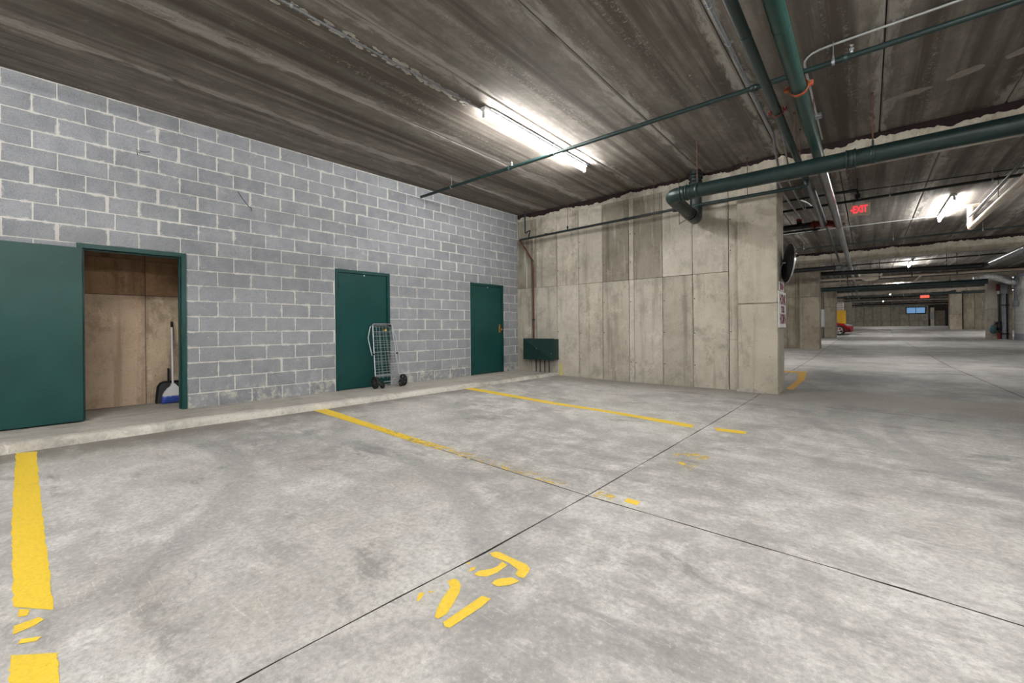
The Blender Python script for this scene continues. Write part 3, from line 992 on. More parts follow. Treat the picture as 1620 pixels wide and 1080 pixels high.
# ------------------------------------------------------------------ lamps
def lamp(x, y, label, group):
    z = CEIL
    t = thing('fluorescent_lamp', (x, y + 1.25, z), label, 'lamp', group)
    b = MB(); b.box(x - .043, x + .043, y, y + 2.5, z - .052, z - .001, .008)
    obj('housing', b, 'lamp_body', t)
    for a in (y + .02, y + 2.48):
        s_ = MB(); s_.box(x - .022, x + .022, a - .012, a + .012, z - .135, z - .05, .004)
        obj('lamp_holder', s_, 'lamp_body', t)
    s_ = MB(); s_.box(x - .02, x + .02, y + 1.24, y + 1.26, z - .13, z - .05)
    obj('lamp_holder', s_, 'lamp_body', t)
    for a, b2 in ((y + .035, y + 1.235), (y + 1.265, y + 2.465)):
        e_ = MB(); e_.tube([(x, a, z - .098), (x, b2, z - .098)], .023, 14)
        obj('tube', e_, 'tube_light', t)
    return t
LL = ['bare fluorescent lamp on the ceiling near the block wall', 'bare fluorescent lamp beside the cream pipe elbow', 'fluorescent lamp just beyond the second ceiling beam',
      'distant fluorescent lamp behind the third beam', 'tiny fluorescent lamp over the far ramp', 'tiny fluorescent lamp closest to the far wall']
for (x, y), l_ in zip(LAMPS_SEEN, LL): lamp(x, y, l_, 'fluorescent ceiling lamps')
for i, (x, y) in enumerate(LAMPS_HIDDEN): lamp(x, y, 'unseen fluorescent ceiling lamp among row repeats and added fill lamps', 'ceiling lamps out of view')

# ------------------------------------------------------------------ pipes
def collar(mb, c, axis, r, w):
    mb.lathe(Vector(c) - Vector(axis).normalized() * w / 2, axis, [(0, r * .98), (0, r), (w, r), (w, r * .98)], 20)
def rod(parent, x, y, z0, z1, r=.006, mat='rod_rust', name='hanger_rod'):
    mb = MB(); mb.tube([(x, y, z0), (x, y, z1)], r, 8)
    mb.lathe((x, y, z1 - .012), (0, 0, 1), [(0, .014), (.012, .014)], 8)
    return obj(name, mb, mat, parent)
def strap(parent, c, axis, r, w, mat, name='hanger_band', lug=True):
    mb = MB()
    collar(mb, c, axis, r, w)
    if lug:
        mb.box(c[0] - .012, c[0] + .012, c[1] - .012, c[1] + .012, c[2] + r - .005, c[2] + r + .06)
    return obj(name, mb, mat, parent)

# main drain line with the offset riser
PY = 6.65
t = thing('drain_pipe', (-2.33, 7.9, 3.9), 'thick dark green drain pipe crossing in front of the beam', 'pipe')
A = [(-2.33, 7.93, 3.93), (-2.33, 7.93, 3.05), (-2.33, PY, 3.165), (9.3, PY, 3.178)]
mb = MB(); mb.tube([A[0], (-2.33, 7.93, 3.24)], .098, 24); obj('riser', mb, 'pipe_dark', t)
mb = MB(); mb.tube(fillet([(-2.33, 7.93, 3.26), A[1], (-2.33, 7.6, 3.08)], .2, 8), .104, 24); obj('elbow', mb, 'pipe_dark', t)
mb = MB(); mb.tube([(-2.33, 7.66, 3.075), (-2.33, 6.9, 3.143)], .098, 24); obj('offset_pipe', mb, 'pipe_dark', t)
mb = MB(); mb.tube(fillet([(-2.33, 6.98, 3.136), (-2.33, PY, 3.165), (-2.02, PY, 3.165)], .2, 8), .106, 24); obj('elbow', mb, 'pipe_green', t)
mb = MB(); mb.tube([(-2.1, PY, 3.165), (9.3, PY, 3.178)], .1, 24); obj('run', mb, 'pipe_green', t)
for x, w in ((-2.165, .022), (-2.075, .022), (-.185, .018), (-.105, .018)):
    mb = MB(); collar(mb, (x, PY, 3.165), (1, 0, 0), .116, w); obj('hub_ring', mb, 'pipe_green', t)
for x in (-2.12, -.145):
    mb = MB(); collar(mb, (x, PY, 3.165), (1, 0, 0), .110, .09); obj('hub', mb, 'pipe_green', t)
for z, r in ((3.80, .118), (3.68, .112)):
    mb = MB(); collar(mb, (-2.33, 7.93, z), (0, 0, 1), r, .07); obj('hub', mb, 'pipe_dark', t)
for y, z in ((7.50, 3.09), (7.6, 3.08)):
    mb = MB(); collar(mb, (-2.33, y, z), (0, -1, .09), .110, .03); obj('hub_ring', mb, 'pipe_dark', t)
for x in (-1.93, .06, 2.2, 4.4):
    strap(t, (x, PY, 3.168), (1, 0, 0), .105, .045, 'pipe_green')
    rod(t, x, PY, 3.31, CEIL, .0075)
mb = MB(); mb.tube([(-2.62, 7.93, 3.0), (-2.62, 7.93, CEIL)], .006, 8); obj('hanger_rod', mb, 'rod_rust', t)
mb = MB(); mb.tube(fillet([(-2.62, 7.93, 3.02), (-2.5, 7.88, 3.05), (-2.45, 7.85, 3.1)], .05, 4), .006, 8); obj('support_hook', mb, 'wire_dark', t)

# thin supply line along the cross wall
t = thing('wall_pipe', (-6.2, 7.85, 3.25), 'thin green pipe running along the top of the cross wall', 'pipe')
mb = MB(); mb.tube([(-6.27, 7.86, 3.225), (-2.7, 7.85, 3.275)], .024, 14); obj('run', mb, 'pipe_dark', t)
mb = MB(); mb.tube([(-2.72, 7.85, 3.275), (-.74, 7.85, 3.265)], .030, 16); obj('run', mb, 'pipe_green', t)
for x, r in ((-3.6, .031), (-5.52, .03), (-2.66, .036), (-.80, .038)):
    mb = MB(); collar(mb, (x, 7.852, 3.26 - (.02 if x < -5 else 0)), (1, 0, 0), r, .07); obj('coupling', mb, 'pipe_dark', t)
mb = MB(); mb.lathe((-4.95, 7.852, 3.25), (0, 0, 1), [(0, .016), (.05, .014), (.05, .022), (.085, .02), (.086, 0)], 12); obj('sprinkler_head', mb, 'pipe_dark', t)
for x in (-4.95, -3.06, -1.5):
    rod(t, x, 7.86, 3.28, CEIL, .0045)
mb = MB(); mb.tube(fillet([(-.74, 7.85, 3.265), (-.705, 7.85, 3.27), (-.705, 7.85, 3.35)], .03, 4), .032, 14); obj('end_elbow', mb, 'pipe_green', t)

# conduit from the wall pipe corner down to the green box
t = thing('corner_conduit', (-6.02, 7.98, .9), 'brown conduit dropping to the dark green wall box', 'conduit')
mb = MB(); mb.tube(fillet([(-6.40, 7.99, 3.24), (-6.36, 7.99, 3.24), (-6.015, 7.99, 2.74), (-6.02, 8.03, 2.55), (-6.02, 8.03, .905)], .04, 3), .022, 12); obj('run', mb, 'rod_rust', t)
mb = MB()
collar(mb, (-6.02, 8.03, 1.35), (0, 0, 1), .03, .05); obj('coupling', mb, 'pipe_dark', t)
mb = MB(); collar(mb, (-6.015, 8.0, 2.72), (-.3, 0, .7), .03, .05); obj('coupling', mb, 'pipe_dark', t)
t = thing('drop_pipe', (-6.2, 7.97, 3.9), 'short dark pipe hooked from the ceiling in the wall corner', 'pipe')
mb = MB(); mb.tube(fillet([(-6.2, 7.97, CEIL), (-6.2, 7.97, 3.39), (-6.05, 7.97, 3.44), (-6.04, 7.9, 3.27)], .03, 3), .016, 10); obj('run', mb, 'pipe_dark', t)

# green wall box with a cross-broken lid
t = thing('hose_box', (-5.7, 7.95, .43), 'dark green steel box with a pyramid lid low on the wall', 'box')
mb = MB(); mb.box(-6.2, -5.36, 7.90, 8.088, .44, .90, .006); obj('body', mb, 'box_green', t)
mb = MB()
x0, x1, z0, z1 = -6.21, -5.35, .43, .915
vs = [(x0, 7.90, z0), (x1, 7.90, z0), (x1, 7.90, z1), (x0, 7.90, z1), (x0, 7.875, z0), (x1, 7.875, z0), (x1, 7.875, z1), (x0, 7.875, z1), (-5.80, 7.835, .69)]
mb.add(vs, [(0, 1, 5, 4), (1, 2, 6, 5), (2, 3, 7, 6), (3, 0, 4, 7), (4, 5, 8), (5, 6, 8), (6, 7, 8), (7, 4, 8)])
obj('lid', mb, 'box_green', t)
mb = MB(); mb.lathe((-5.80, 7.838, .69), (0, -1, 0), [(0, .008), (.006, .007), (.007, 0)], 10); obj('lid_screw', mb, 'galvanised', t)
mb = MB(); mb.lathe((-5.42, 7.878, .58), (0, -1, 0), [(0, .01), (.01, .009), (.011, 0)], 10)
obj('lid_screw', mb, 'galvanised', t)
for x in (-5.95, -5.83, -5.70, -5.58):
    mb = MB(); mb.tube([(x, 8.02, .10), (x, 8.02, .45)], .013, 8); obj('stub_pipe', mb, 'pipe_dark', t)

t = thing('marker_strip', (-5.3, 8.08, .07), 'short yellow painted strip at the foot of the cross wall', 'marker')
mb = MB(); mb.prism([(-5.325, .085), (-5.285, .075), (-5.282, .36), (-5.318, .362)], 0, .012, lambda v: (v[0], 8.092 - v[2], v[1]))
obj('strip', mb, 'yellow_marker', t)

# two big lines running along the aisle
Z2 = 3.38
t = thing('sprinkler_main', (-.485, 2, Z2), 'thickest teal green main pipe running along the aisle ceiling', 'pipe')
mb = MB(); mb.tube([(-.485, -7.9, Z2), (-.485, 7.2, Z2)], .062, 20); obj('painted_run', mb, 'pipe_teal', t)
mb = MB(); mb.tube([(-.485, 7.2, Z2), (-.49, 17, Z2), (-.56, 46, Z2)], .061, 20); obj('bare_run', mb, 'pipe_grey', t)
for y in (3.75, 7.2, 10.1, 13.6):
    mb = MB(); collar(mb, (-.485, y, Z2), (0, 1, 0), .065, .012); obj('joint_ring', mb, 'pipe_teal' if y < 8 else 'pipe_grey', t)
for y, m_ in ((4.82, 'orange_clamp'), (11.95, 'red_fitting'), (20.5, 'red_fitting'), (27., 'red_fitting')):
    mb = MB(); collar(mb, (-.485, y, Z2), (0, 1, 0), .080, .045)
    mb.box(-.485 - .115, -.485 - .07, y - .02, y + .02, Z2 - .012, Z2 + .03, .005); mb.box(-.485 + .07, -.485 + .115, y - .02, y + .02, Z2 - .012, Z2 + .03, .005)
    cl = obj('groove_clamp', mb, m_, t); tag(cl, 'orange clamp ring' if m_ == 'orange_clamp' else 'dark red clamp ring')
    mb = MB()
    for sx in (-.095, .095):
        mb.tube([(-.485 + sx, y - .045, Z2 + .01), (-.485 + sx, y + .045, Z2 + .01)], .007, 8)
    obj('clamp_bolt', mb, 'galvanised', cl)
for y in (1.5, 6.3, 9.3, 14.0):
    rod(t, -.485, y, Z2 + .06, CEIL, .006)
t = thing('feed_pipe', (-.71, 2, Z2), 'thinner green pipe beside the thick teal main pipe', 'pipe')
mb = MB(); mb.tube([(-.71, -7.9, Z2), (-.71, 7.9, Z2)], .040, 18); obj('painted_run', mb, 'pipe_green', t)
mb = MB(); mb.tube([(-.71, 7.9, Z2), (-.76, 11.9, Z2 - .0)], .038, 18); obj('bare_run', mb, 'pipe_grey', t)
mb = MB(); mb.lathe((-.76, 11.86, Z2), (0, 1, 0), [(0, .042), (.06, .042), (.075, .03), (.076, 0)], 16); obj('end_cap', mb, 'pipe_grey', t)
mb = MB(); mb.tube([(-.70, 8.9, Z2 + .09), (-.72, 12.3, Z2 + .07), (-.80, 27., Z2), (-.84, 40, Z2)], .030, 14); obj('upper_run', mb, 'pipe_dark', t)
for y in (3.68, 9.9):
    mb = MB(); collar(mb, (-.71 - (.02 if y > 8 else 0), y, Z2), (0, 1, 0), .043, .012); obj('joint_ring', mb, 'pipe_green' if y < 8 else 'pipe_grey', t)
for y in (5.22, 27.5):
    mb = MB(); collar(mb, (-.71 if y < 9 else -.80, y, Z2), (0, 1, 0), .054, .04)
    x_ = -.71 if y < 9 else -.80
    mb.box(x_ - .085, x_ - .048, y - .016, y + .016, Z2 - .01, Z2 + .025, .004); mb.box(x_ + .048, x_ + .085, y - .016, y + .016, Z2 - .01, Z2 + .025, .004)
    cl = obj('groove_clamp', mb, 'red_fitting', t); tag(cl, 'dark red clamp ring')
    mb = MB()
    for sx in (-.07, .07):
        mb.tube([(x_ + sx, y - .04, Z2 + .01), (x_ + sx, y + .04, Z2 + .01)], .006, 8)
    obj('clamp_bolt', mb, 'galvanised', cl)
for y in (2.2, 6.6, 7.2): rod(t, -.71, y, Z2 + .04, CEIL, .0055)

# valve branch behind the near pier
t = thing('branch_pipe', (-1.5, 12, 3.48), 'black branch pipe with red elbow joining the main behind the pier', 'pipe')
mb = MB(); mb.tube([(-3.2, 12.0, 3.47), (-.93, 12.0, 3.47)], .066, 18); obj('run', mb, 'pipe_black', t)
mb = MB(); mb.tube(fillet([(-1.0, 12, 3.47), (-.78, 12., 3.475), (-.62, 12.0, 3.44), (-.485, 11.95, 3.40)], .1, 5), .074, 16); collar(mb, (-.93, 12, 3.47), (1, 0, 0), .09, .05)
tag(obj('elbow', mb, 'red_fitting', t), 'dark red elbow fitting')
mb = MB(); mb.tube([(-3.2, 12.0, 3.355), (-.82, 12.0, 3.355)], .02, 10); mb.box(-.95, -.86, 11.95, 12.05, 3.32, 3.36); obj('drain_line', mb, 'pipe_black', t)
t2 = thing('flow_switch', (-1.22, 12, 3.56), 'small dark red box with a cable loop on the black branch pipe', 'switch')
mb = MB(); mb.box(-1.27, -1.15, 11.94, 12.06, 3.58, 3.64, .006); obj('cover', mb, 'red_fitting', t2)
mb = MB(); mb.box(-1.26, -1.16, 11.95, 12.05, 3.537, 3.58); obj('body', mb, 'pipe_black', t2)
mb = MB(); mb.tube(fillet([(-1.16, 11.92, 3.56), (-1.13, 11.92, 3.33), (-1.02, 11.92, 3.27), (-.92, 11.92, 3.33), (-.9, 11.92, 3.46)], .08, 5), .006, 6); obj('cable', mb, 'wire_dark', t2)

# sprinkler branch lines across the planks
def line(y, x0, x1, z0, z1, r, mat, label, hang, heads=(), couplings=(), group=None, rodmat='galvanised'):
    t = thing('sprinkler_line', (x0, y, z0), label, 'pipe', group)
    mb = MB(); mb.tube([(x0, y, z0), (x1, y, z1)], r, 14); obj('run', mb, mat, t)
    zz = lambda x: z0 + (z1 - z0) * (x - x0) / (x1 - x0)
    for x in hang:
        mb = MB(); collar(mb, (x, y, zz(x)), (1, 0, 0), r + .004, .025)
        mb.box(x - .008, x + .008, y - .008, y + .008, zz(x) + r, zz(x) + r + .03)
        mb.tube([(x, y, zz(x) + r), (x, y, CEIL)], .0045, 6)
        obj('hanger', mb, rodmat, t)
    for x in heads:
        mb = MB(); mb.lathe((x, y, zz(x) + r), (0, 0, 1), [(0, .014), (.03, .012), (.03, .02), (.05, .018), (.05, .006), (.075, .006), (.075, .018), (.08, 0)], 10)
        obj('sprinkler_head', mb, 'galvanised', t)
    for x in couplings:
        mb = MB(); collar(mb, (x, y, zz(x)), (1, 0, 0), r + .007, .06); obj('coupling', mb, mat, t)
    return t
line(5.2, -6.56, 9.2, 3.678, 3.73, .027, 'pipe_green', 'green sprinkler pipe passing under the lit lamp near the block wall', (-5.7, -3.49, -.24, 2.2), (-4.3, -.10), (-4.36, -.16, -.92))
line(11.2, -3., 9., 3.69, 3.69, .027, 'pipe_black', 'black sprinkler pipe just above the nearer exit sign', (-1.02, .35, 1.7), (), (), 'black sprinkler pipes')
line(17.0, -3.5, 9., 3.69, 3.69, .024, 'pipe_dark', 'dark sprinkler pipe in front of the second beam', (-1.6, .6, 2.4), (), (), 'black sprinkler pipes')
line(21.9, -2.4, 9., 3.56, 3.56, .024, 'pipe_black', 'black sprinkler pipe just behind the second beam', (-1.0, .2, .95, 2.2, 3.0), (), (), 'black sprinkler pipes')
line(28.4, -2.4, 9., 3.5, 3.5, .045, 'pipe_dark', 'dark pipe in front of the third beam', (-1.1, 1.9), (), (), 'far ceiling pipes')
line(34.0, -2.4, 9., 3.24, 3.24, .05, 'pipe_grey', 'grey pipe just behind the third beam', (-1.1, 1.9), (), (), 'far ceiling pipes')
line(40.0, -2.4, 9., 3.22, 3.22, .06, 'pipe_dark', 'dark pipe before the yellow guarded pier', (-1.1, 1.9), (), (), 'far ceiling pipes')
line(46.0, -2.4, 9., 3.2, 3.2, .06, 'pipe_grey', 'grey pipe behind the yellow guarded pier', (-1.1, 1.9), (), (), 'far ceiling pipes')
line(58.0, -2.4, 9., 3.3, 3.3, .08, 'pipe_black', 'black pipe far back behind the last pale pier', (-1.1, 1.9), (), (), 'far ceiling pipes')
# drain of the third bay
t = thing('far_drain', (0, 29.8, 3.18), 'broad teal drain pipe crossing far down the aisle', 'pipe')
mb = MB(); mb.tube([(-2.2, 29.8, 3.18), (4.35, 29.8, 3.18)], .12, 16); obj('run', mb, 'pipe_green', t)
for x in (.2, 3.1):
    strap(t, (x, 29.8, 3.18), (1, 0, 0), .126, .05, 'pipe_dark'); rod(t, x, 29.8, 3.3, CEIL, .008)
# exit sign supply and sign
t = thing('exit_conduit', (-.13, 10.35, 3.7), 'black conduit that ends in a drop above the nearer exit sign', 'conduit')
mb = MB(); mb.tube(fillet([(-2.6, 10.35, 3.7), (-.13, 10.35, 3.7), (-.13, 10.35, 3.45)], .05, 4), .018, 10); obj('run', mb, 'pipe_black', t)
mb = MB(); mb.box(-.17, -.09, 10.32, 10.38, 3.53, 3.61, .005); obj('junction_box', mb, 'pipe_black', t)
rod(t, -.13, 10.35, 3.7, CEIL, .006, 'pipe_black')
for x in (-1.4,): rod(t, x, 10.35, 3.7, CEIL, .005, 'pipe_black')
t = thing('exit_sign', (-.105, 10.3, 3.42), 'red EXIT sign with an arrow hanging over the aisle', 'sign')
mb = MB(); mb.box(-.26, .05, 10.28, 10.33, 3.195, 3.412, .006); obj('plate', mb, 'exit_plate', t)
mb = MB(); mb.box(-.18, -.03, 10.27, 10.34, 3.412, 3.435); mb.box(-.17, -.04, 10.29, 10.32, 3.43, 3.46); obj('canopy', mb, 'galvanised', t)
mb = MB(); mb.box(-.205, .005, 10.276, 10.281, 3.222, 3.385); face = obj('face', mb, 'exit_plate', t)
def text(name, body, size, loc, rot, mat, parent, ext=.002, space=1.0, sx=1.0):
    c = bpy.data.curves.new(name, 'FONT')
    c.body = body; c.size = size; c.align_x = 'CENTER'; c.align_y = 'CENTER'; c.extrude = ext; c.offset = size * .025; c.space_character = space; c.space_line = .95
    o = bpy.data.objects.new(name, c); c.materials.append(M[mat])
    o.location = Vector(loc) - wloc(parent); o.rotation_euler = rot; o.scale = (sx, 1, 1)
    link(o)
    dg = bpy.context.evaluated_depsgraph_get(); dg.update()
    me = bpy.data.meshes.new_from_object(o.evaluated_get(dg))
    o2 = bpy.data.objects.new(name, me); o2.location, o2.rotation_euler, o2.scale = o.location, o.rotation_euler, o.scale
    bpy.data.objects.remove(o)
    return link(o2, parent)
text('lettering', 'EXIT', .178, (-.098, 10.273, 3.303), (R2(90), 0, 0), 'exit_red', t, .003, .95, .62)
mb = MB(); mb.prism([(-.245, 3.303), (-.212, 3.327), (-.212, 3.279)], 0, .004, lambda v: (v[0], 10.28 - v[2], v[1])); obj('arrow', mb, 'exit_red', t)
t = thing('far_exit_sign', (3.26, 44, 3.4), 'small red exit sign far down the aisle', 'sign')
mb = MB(); mb.box(3.02, 3.5, 43.97, 44.03, 3.16, 3.42, .01); obj('plate', mb, 'exit_far', t)
mb = MB(); mb.tube([(3.26, 44, 3.41), (3.26, 44, CEIL)], .02, 8); obj('stem', mb, 'pipe_black', t)
text('lettering', 'EXIT', .2, (3.26, 43.966, 3.29), (R2(90), 0, 0), 'sign_white', t, .002, 1., .9)

# slim conduits on the ceiling
def conduit(name, pts, r, mat, label, clips=(), fr=.06):
    t = thing(name, pts[0], label, 'conduit')
    mb = MB(); mb.tube(fillet(pts, fr, 5), r, 10); obj('run', mb, mat, t)
    for c, ax in clips:
        mb = MB(); collar(mb, c, ax, r + .004, .02)
        if abs(ax[1]) > .5: mb.box(c[0] - r - .02, c[0] + r + .02, c[1] - .01, c[1] + .01, c[2] + r * .6, CEIL + .001)
        else: mb.box(c[0] - .01, c[0] + .01, c[1] - r - .02, c[1] + r + .02, c[2] + r * .6, CEIL + .001)
        obj('clip', mb, 'galvanised', t)
    return t
zc = CEIL - .022
conduit('ceiling_conduit', [(-1.02, -7.9, zc), (-1.02, 7.1, zc), (-1.075, 7.93, 3.66), (-1.09, 7.95, 3.42), (-1.09, 8.3, 3.40), (-1.09, 11, 3.44)], .017, 'conduit', 'grey conduit along a plank joint left of the two long pipes',
        [((-1.02, y, zc), (0, 1, 0)) for y in (3.9, 4.55, 5.5)])
conduit('ceiling_conduit', [(-.905, 6.1, zc), (-.905, 7.0, zc), (-.94, 7.93, 3.64), (-.945, 7.95, 3.42), (-.945, 8.3, 3.40), (-.945, 11, 3.44)], .012, 'conduit', 'short thin conduit bending down over the beam by the pier')
conduit('ceiling_conduit', [(6.3, 5.16, zc), (-.49, 5.22, zc), (-.495, 7.75, zc)], .011, 'white_conduit', 'pale conduit with a wide bend beside the thick teal pipe',
        [((-.495, 5.95, zc), (0, 1, 0)), ((.2, 5.22, zc), (1, 0, 0))], .22)
t = thing('junction_box', (-.5, 6.85, CEIL), 'small steel junction box on the pale bent conduit', 'box')
mb = MB(); mb.box(-.55, -.44, 6.80, 6.90, CEIL - .05, CEIL, .004); obj('cover', mb, 'galvanised', t)
conduit('lamp_conduit', [(-3.72, -3, zc + .008), (-3.73, 2.4, zc + .008), (-3.70, 3.86, zc + .008)], .012, 'conduit', 'thin conduit leading along the ceiling to the lamp near the block wall',
        [((-3.725, y, zc + .008), (0, 1, 0)) for y in (1.6, 2.9)])
conduit('lamp_conduit', [(-3.590, 3.95, zc + .01), (-3.590, 6.4, zc + .01)], .012, 'conduit', 'thin conduit hugging the lamp near the block wall')
conduit('lamp_conduit', [(-2.5, 15.0, zc), (1.38, 15.1, zc)], .012, 'white_conduit', 'pale conduit crossing to the lamp beside the cream pipe elbow')
conduit('lamp_conduit', [(-2.5, 10.9, zc), (5., 11.9, zc)], .010, 'wire_dark', 'dark cable crossing the planks behind the nearer exit sign')
conduit('elbow_conduit', [(-1.9, 10.75, 3.8), (-1.1, 10.75, 3.8), (-.98, 11.2, 3.80), (-.93, 11.6, 3.79)], .014, 'white_conduit', 'short pale conduit elbow behind the near pier', (), .1)
# cream condensate pipe with flange
t = thing('cream_pipe', (1.84, 14.4, CEIL), 'cream pipe dropping from a ceiling flange then running to the camera side', 'pipe')
mb = MB(); mb.tube(fillet([(1.84, 14.4, CEIL), (1.84, 14.4, 3.38), (1.90, 8.7, 3.42)], .07, 5), .052, 18); obj('run', mb, 'pipe_cream', t)
mb = MB(); mb.box(1.70, 1.98, 14.26, 14.54, CEIL - .02, CEIL, .004); obj('flange', mb, 'pipe_cream', t)
mb = MB(); collar(mb, (1.84, 14.4, 3.46), (0, 0, 1), .062, .06); collar(mb, (1.84, 14.28, 3.38), (0, 1, 0), .062, .06); obj('elbow_hub', mb, 'pipe_cream', t)
rod(t, 1.88, 11.9, 3.47, CEIL, .006, 'pipe_black')
conduit('long_conduit', [(1.80, 14.2, 3.6), (1.83, 8.7, 3.62)], .016, 'pipe_black', 'black conduit running above the cream pipe')
# lines of the second bay
t = thing('black_drain', (0, 21, 3.16), 'thick black drain pipe crossing just behind the second beam', 'pipe')
mb = MB(); mb.tube([(-1.45, 20.9, 3.20), (2.6, 20.9, 3.10)], .085, 18); obj('run', mb, 'pipe_black', t)
mb = MB(); mb.tube(fillet([(2.45, 20.9, 3.10), (3.02, 20.9, 3.10), (3.12, 20.2, 3.12)], .2, 6), .092, 18); obj('elbow', mb, 'pipe_black', t)
mb = MB(); mb.tube([(3.07, 20.55, 3.11), (3.24, 17.3, 3.17), (3.3, 14, 3.2)], .085, 18); obj('silver_run', mb, 'pipe_grey', t)
for y in (20.1, 19.4, 18.7, 18.2, 17.7, 17.2, 16.6):
    mb = MB(); collar(mb, (3.09 + (20.55 - y) * .052, y, 3.115 + (20.55 - y) * .0185), (-.05, 1, -.01), .09, .05); obj('wrap_band', mb, 'pipe_dark', t)
for x in (-1.0, .35, 2.1):
    strap(t, (x, 20.9, 3.185 - (x + 1.45) * .025), (1, 0, 0), .092, .05, 'pipe_black'); rod(t, x, 20.9, 3.3, CEIL, .008, 'pipe_black')
t = thing('stub_pipe', (-1.4, 18.3, 3.13), 'black pipe stub with a grey end cap behind the convex mirror', 'pipe')
mb = MB(); mb.tube([(-4.2, 18.3, 3.12), (-.78, 18.3, 3.13)], .075, 16); obj('run', mb, 'pipe_black', t)
mb = MB(); mb.tube(fillet([(-.82, 18.3, 3.13), (-.66, 18.3, 3.13), (-.60, 18.2, 3.05)], .08, 5), .085, 16); obj('end_elbow', mb, 'pipe_grey', t)
mb = MB(); mb.tube([(-2.4, 18.3, 3.2), (-2.4, 18.3, CEIL)], .008, 8); mb.tube([(-.95, 18.3, 3.2), (-.95, 18.3, CEIL)], .008, 8); obj('hanger_rod', mb, 'pipe_black', t)
t = thing('cream_line', (0, 21.4, 3.0), 'cream pipe just under the thick black drain pipe', 'pipe')
mb = MB(); mb.tube([(-2.3, 21.4, 3.0), (5.4, 21.4, 2.93)], .042, 14); obj('run', mb, 'pipe_cream', t)
for x in (-.6, .35, 1.25, 2.4):
    mb = MB(); collar(mb, (x, 21.4, 2.985 - x * .009), (1, 0, 0), .05, .03); mb.tube([(x, 21.4, 3.0), (x, 21.4, CEIL)], .006, 6); obj('hanger', mb, 'pipe_black', t)
t = thing('mirror_dome', (.09, 22.3, 3.2), 'cream half dome hanging behind the black drain pipe', 'dome')
mb = MB(); mb.lathe((.09, 22.3, 3.2), (0, 0, -1), [(0, .37), (.06, .365), (.14, .33), (.21, .26), (.26, .15), (.28, .0)], 28); obj('bowl', mb, 'dome_plastic', t)
mb = MB(); mb.lathe((.09, 22.3, 3.2), (0, 0, 1), [(0, .37), (.03, .37), (.03, .05), (.04, .03), (.70, .03)], 24); obj('stem', mb, 'dome_plastic', t)
# far slanting drain and small pipes
conduit('far_conduit', [(1.9, 27.2, 3.42), (1.75, 32.6, 3.33)], .03, 'pipe_cream', 'short cream pipe slanting between the far beams')
t = conduit('far_conduit', [(3.5, 42.4, 3.15), (4.7, 42.4, 3.5)], .09, 'pipe_dark', 'dark pipe sloping up to the pier beyond the grey riser')
rod(t, 4.1, 42.4, 3.38, CEIL, .01, 'pipe_black')

# foil duct over the right pier
t = thing('foil_duct', (4.6, 30.6, 3.3), 'crinkled silver flexible duct arching over the right aisle pier', 'duct')
mb = MB()
pts = fillet([(3.98, 30.5, 3.33), (4.2, 30.5, 3.34), (4.55, 30.5, 3.47), (4.95, 30.5, 3.30), (5.2, 30.5, 3.14), (5.42, 30.5, 3.16)], .3, 6)
out, rs = [], []
for i in range(len(pts) - 1):
    for k in range(3):
        p = pts[i].lerp(pts[i + 1], k / 3); out.append(p); rs.append(.155 + .018 * math.sin(len(out) * 2.4) + random.uniform(-.006, .006))
mb.tube(out, .13, 18, True, rs); obj('hose', mb, 'foil', t)
mb = MB(); mb.box(5.30, 5.42, 30.32, 30.68, 2.98, 3.32, .01); obj('collar_box', mb, 'grey_enamel', t)
mb = MB(); mb.tube([(4.55, 30.5, 3.5), (4.55, 30.5, CEIL)], .01, 6); obj('hanger_rod', mb, 'pipe_black', t)

# equipment on the right pier
t = thing('alarm_panel', (5.06, 31.3, 2.9), 'grey electrical cabinet with a red and white alarm beside it', 'cabinet')
mb = MB(); mb.box(4.965, 5.19, 31.13, 31.4, 2.63, 3.12, .01); obj('cabinet_body', mb, 'grey_enamel', t)
mb = MB(); mb.box(4.86, 4.96, 31.25, 31.4, 2.78, 3.12, .01); tag(obj('alarm_horn', mb, 'red_fitting', t), 'dark red alarm horn')
mb = MB(); mb.box(4.87, 4.95, 31.22, 31.4, 2.63, 2.77, .01); tag(obj('strobe', mb, 'white_enamel', t), 'white strobe lens')
t = thing('electrical_riser', (5.1, 31.32, .5), 'grey vertical conduits under the electrical cabinet', 'conduit')
mb = MB(); mb.tube([(5.06, 31.3, .43), (5.06, 31.3, 2.625)], .035, 12); obj('pipe', mb, 'grey_enamel', t)
mb = MB(); mb.tube([(5.13, 31.3, .43), (5.13, 31.3, 2.625)], .04, 12); obj('pipe', mb, 'grey_enamel', t)
mb = MB(); mb.tube([(5.21, 31.33, .43), (5.21, 31.33, 2.625)], .025, 12); obj('pipe', mb, 'pipe_black', t)
mb = MB(); mb.box(5.005, 5.26, 31.24, 31.38, 2.05, 2.10); mb.box(5.005, 5.26, 31.24, 31.38, .66, .71); obj('bracket', mb, 'pipe_black', t)
t = thing('valve_riser', (4.93, 31.25, .45), 'black standpipe with valves against the right pier', 'pipe')
mb = MB(); mb.tube([(4.93, 31.28, .43), (4.93, 31.28, 2.62)], .045, 14); obj('riser', mb, 'pipe_black', t)
mb = MB(); mb.tube([(4.93, 31.28, .43), (4.93, 31.28, .72)], .062, 14); tag(obj('foot', mb, 'red_fitting', t), 'rust red foot')
mb = MB(); mb.lathe((4.93, 31.28, .85), (0, 0, 1), [(0, .05), (.02, .075), (.22, .08), (.26, .06), (.34, .07), (.42, .075), (.46, .05)], 14); mb.lathe((4.93, 31.28, 1.2), (-1, -.3, 0), [(0, .04), (.13, .04), (.13, .09), (.15, .09), (.15, 0)], 12); obj('valve_body', mb, 'pipe_black', t)
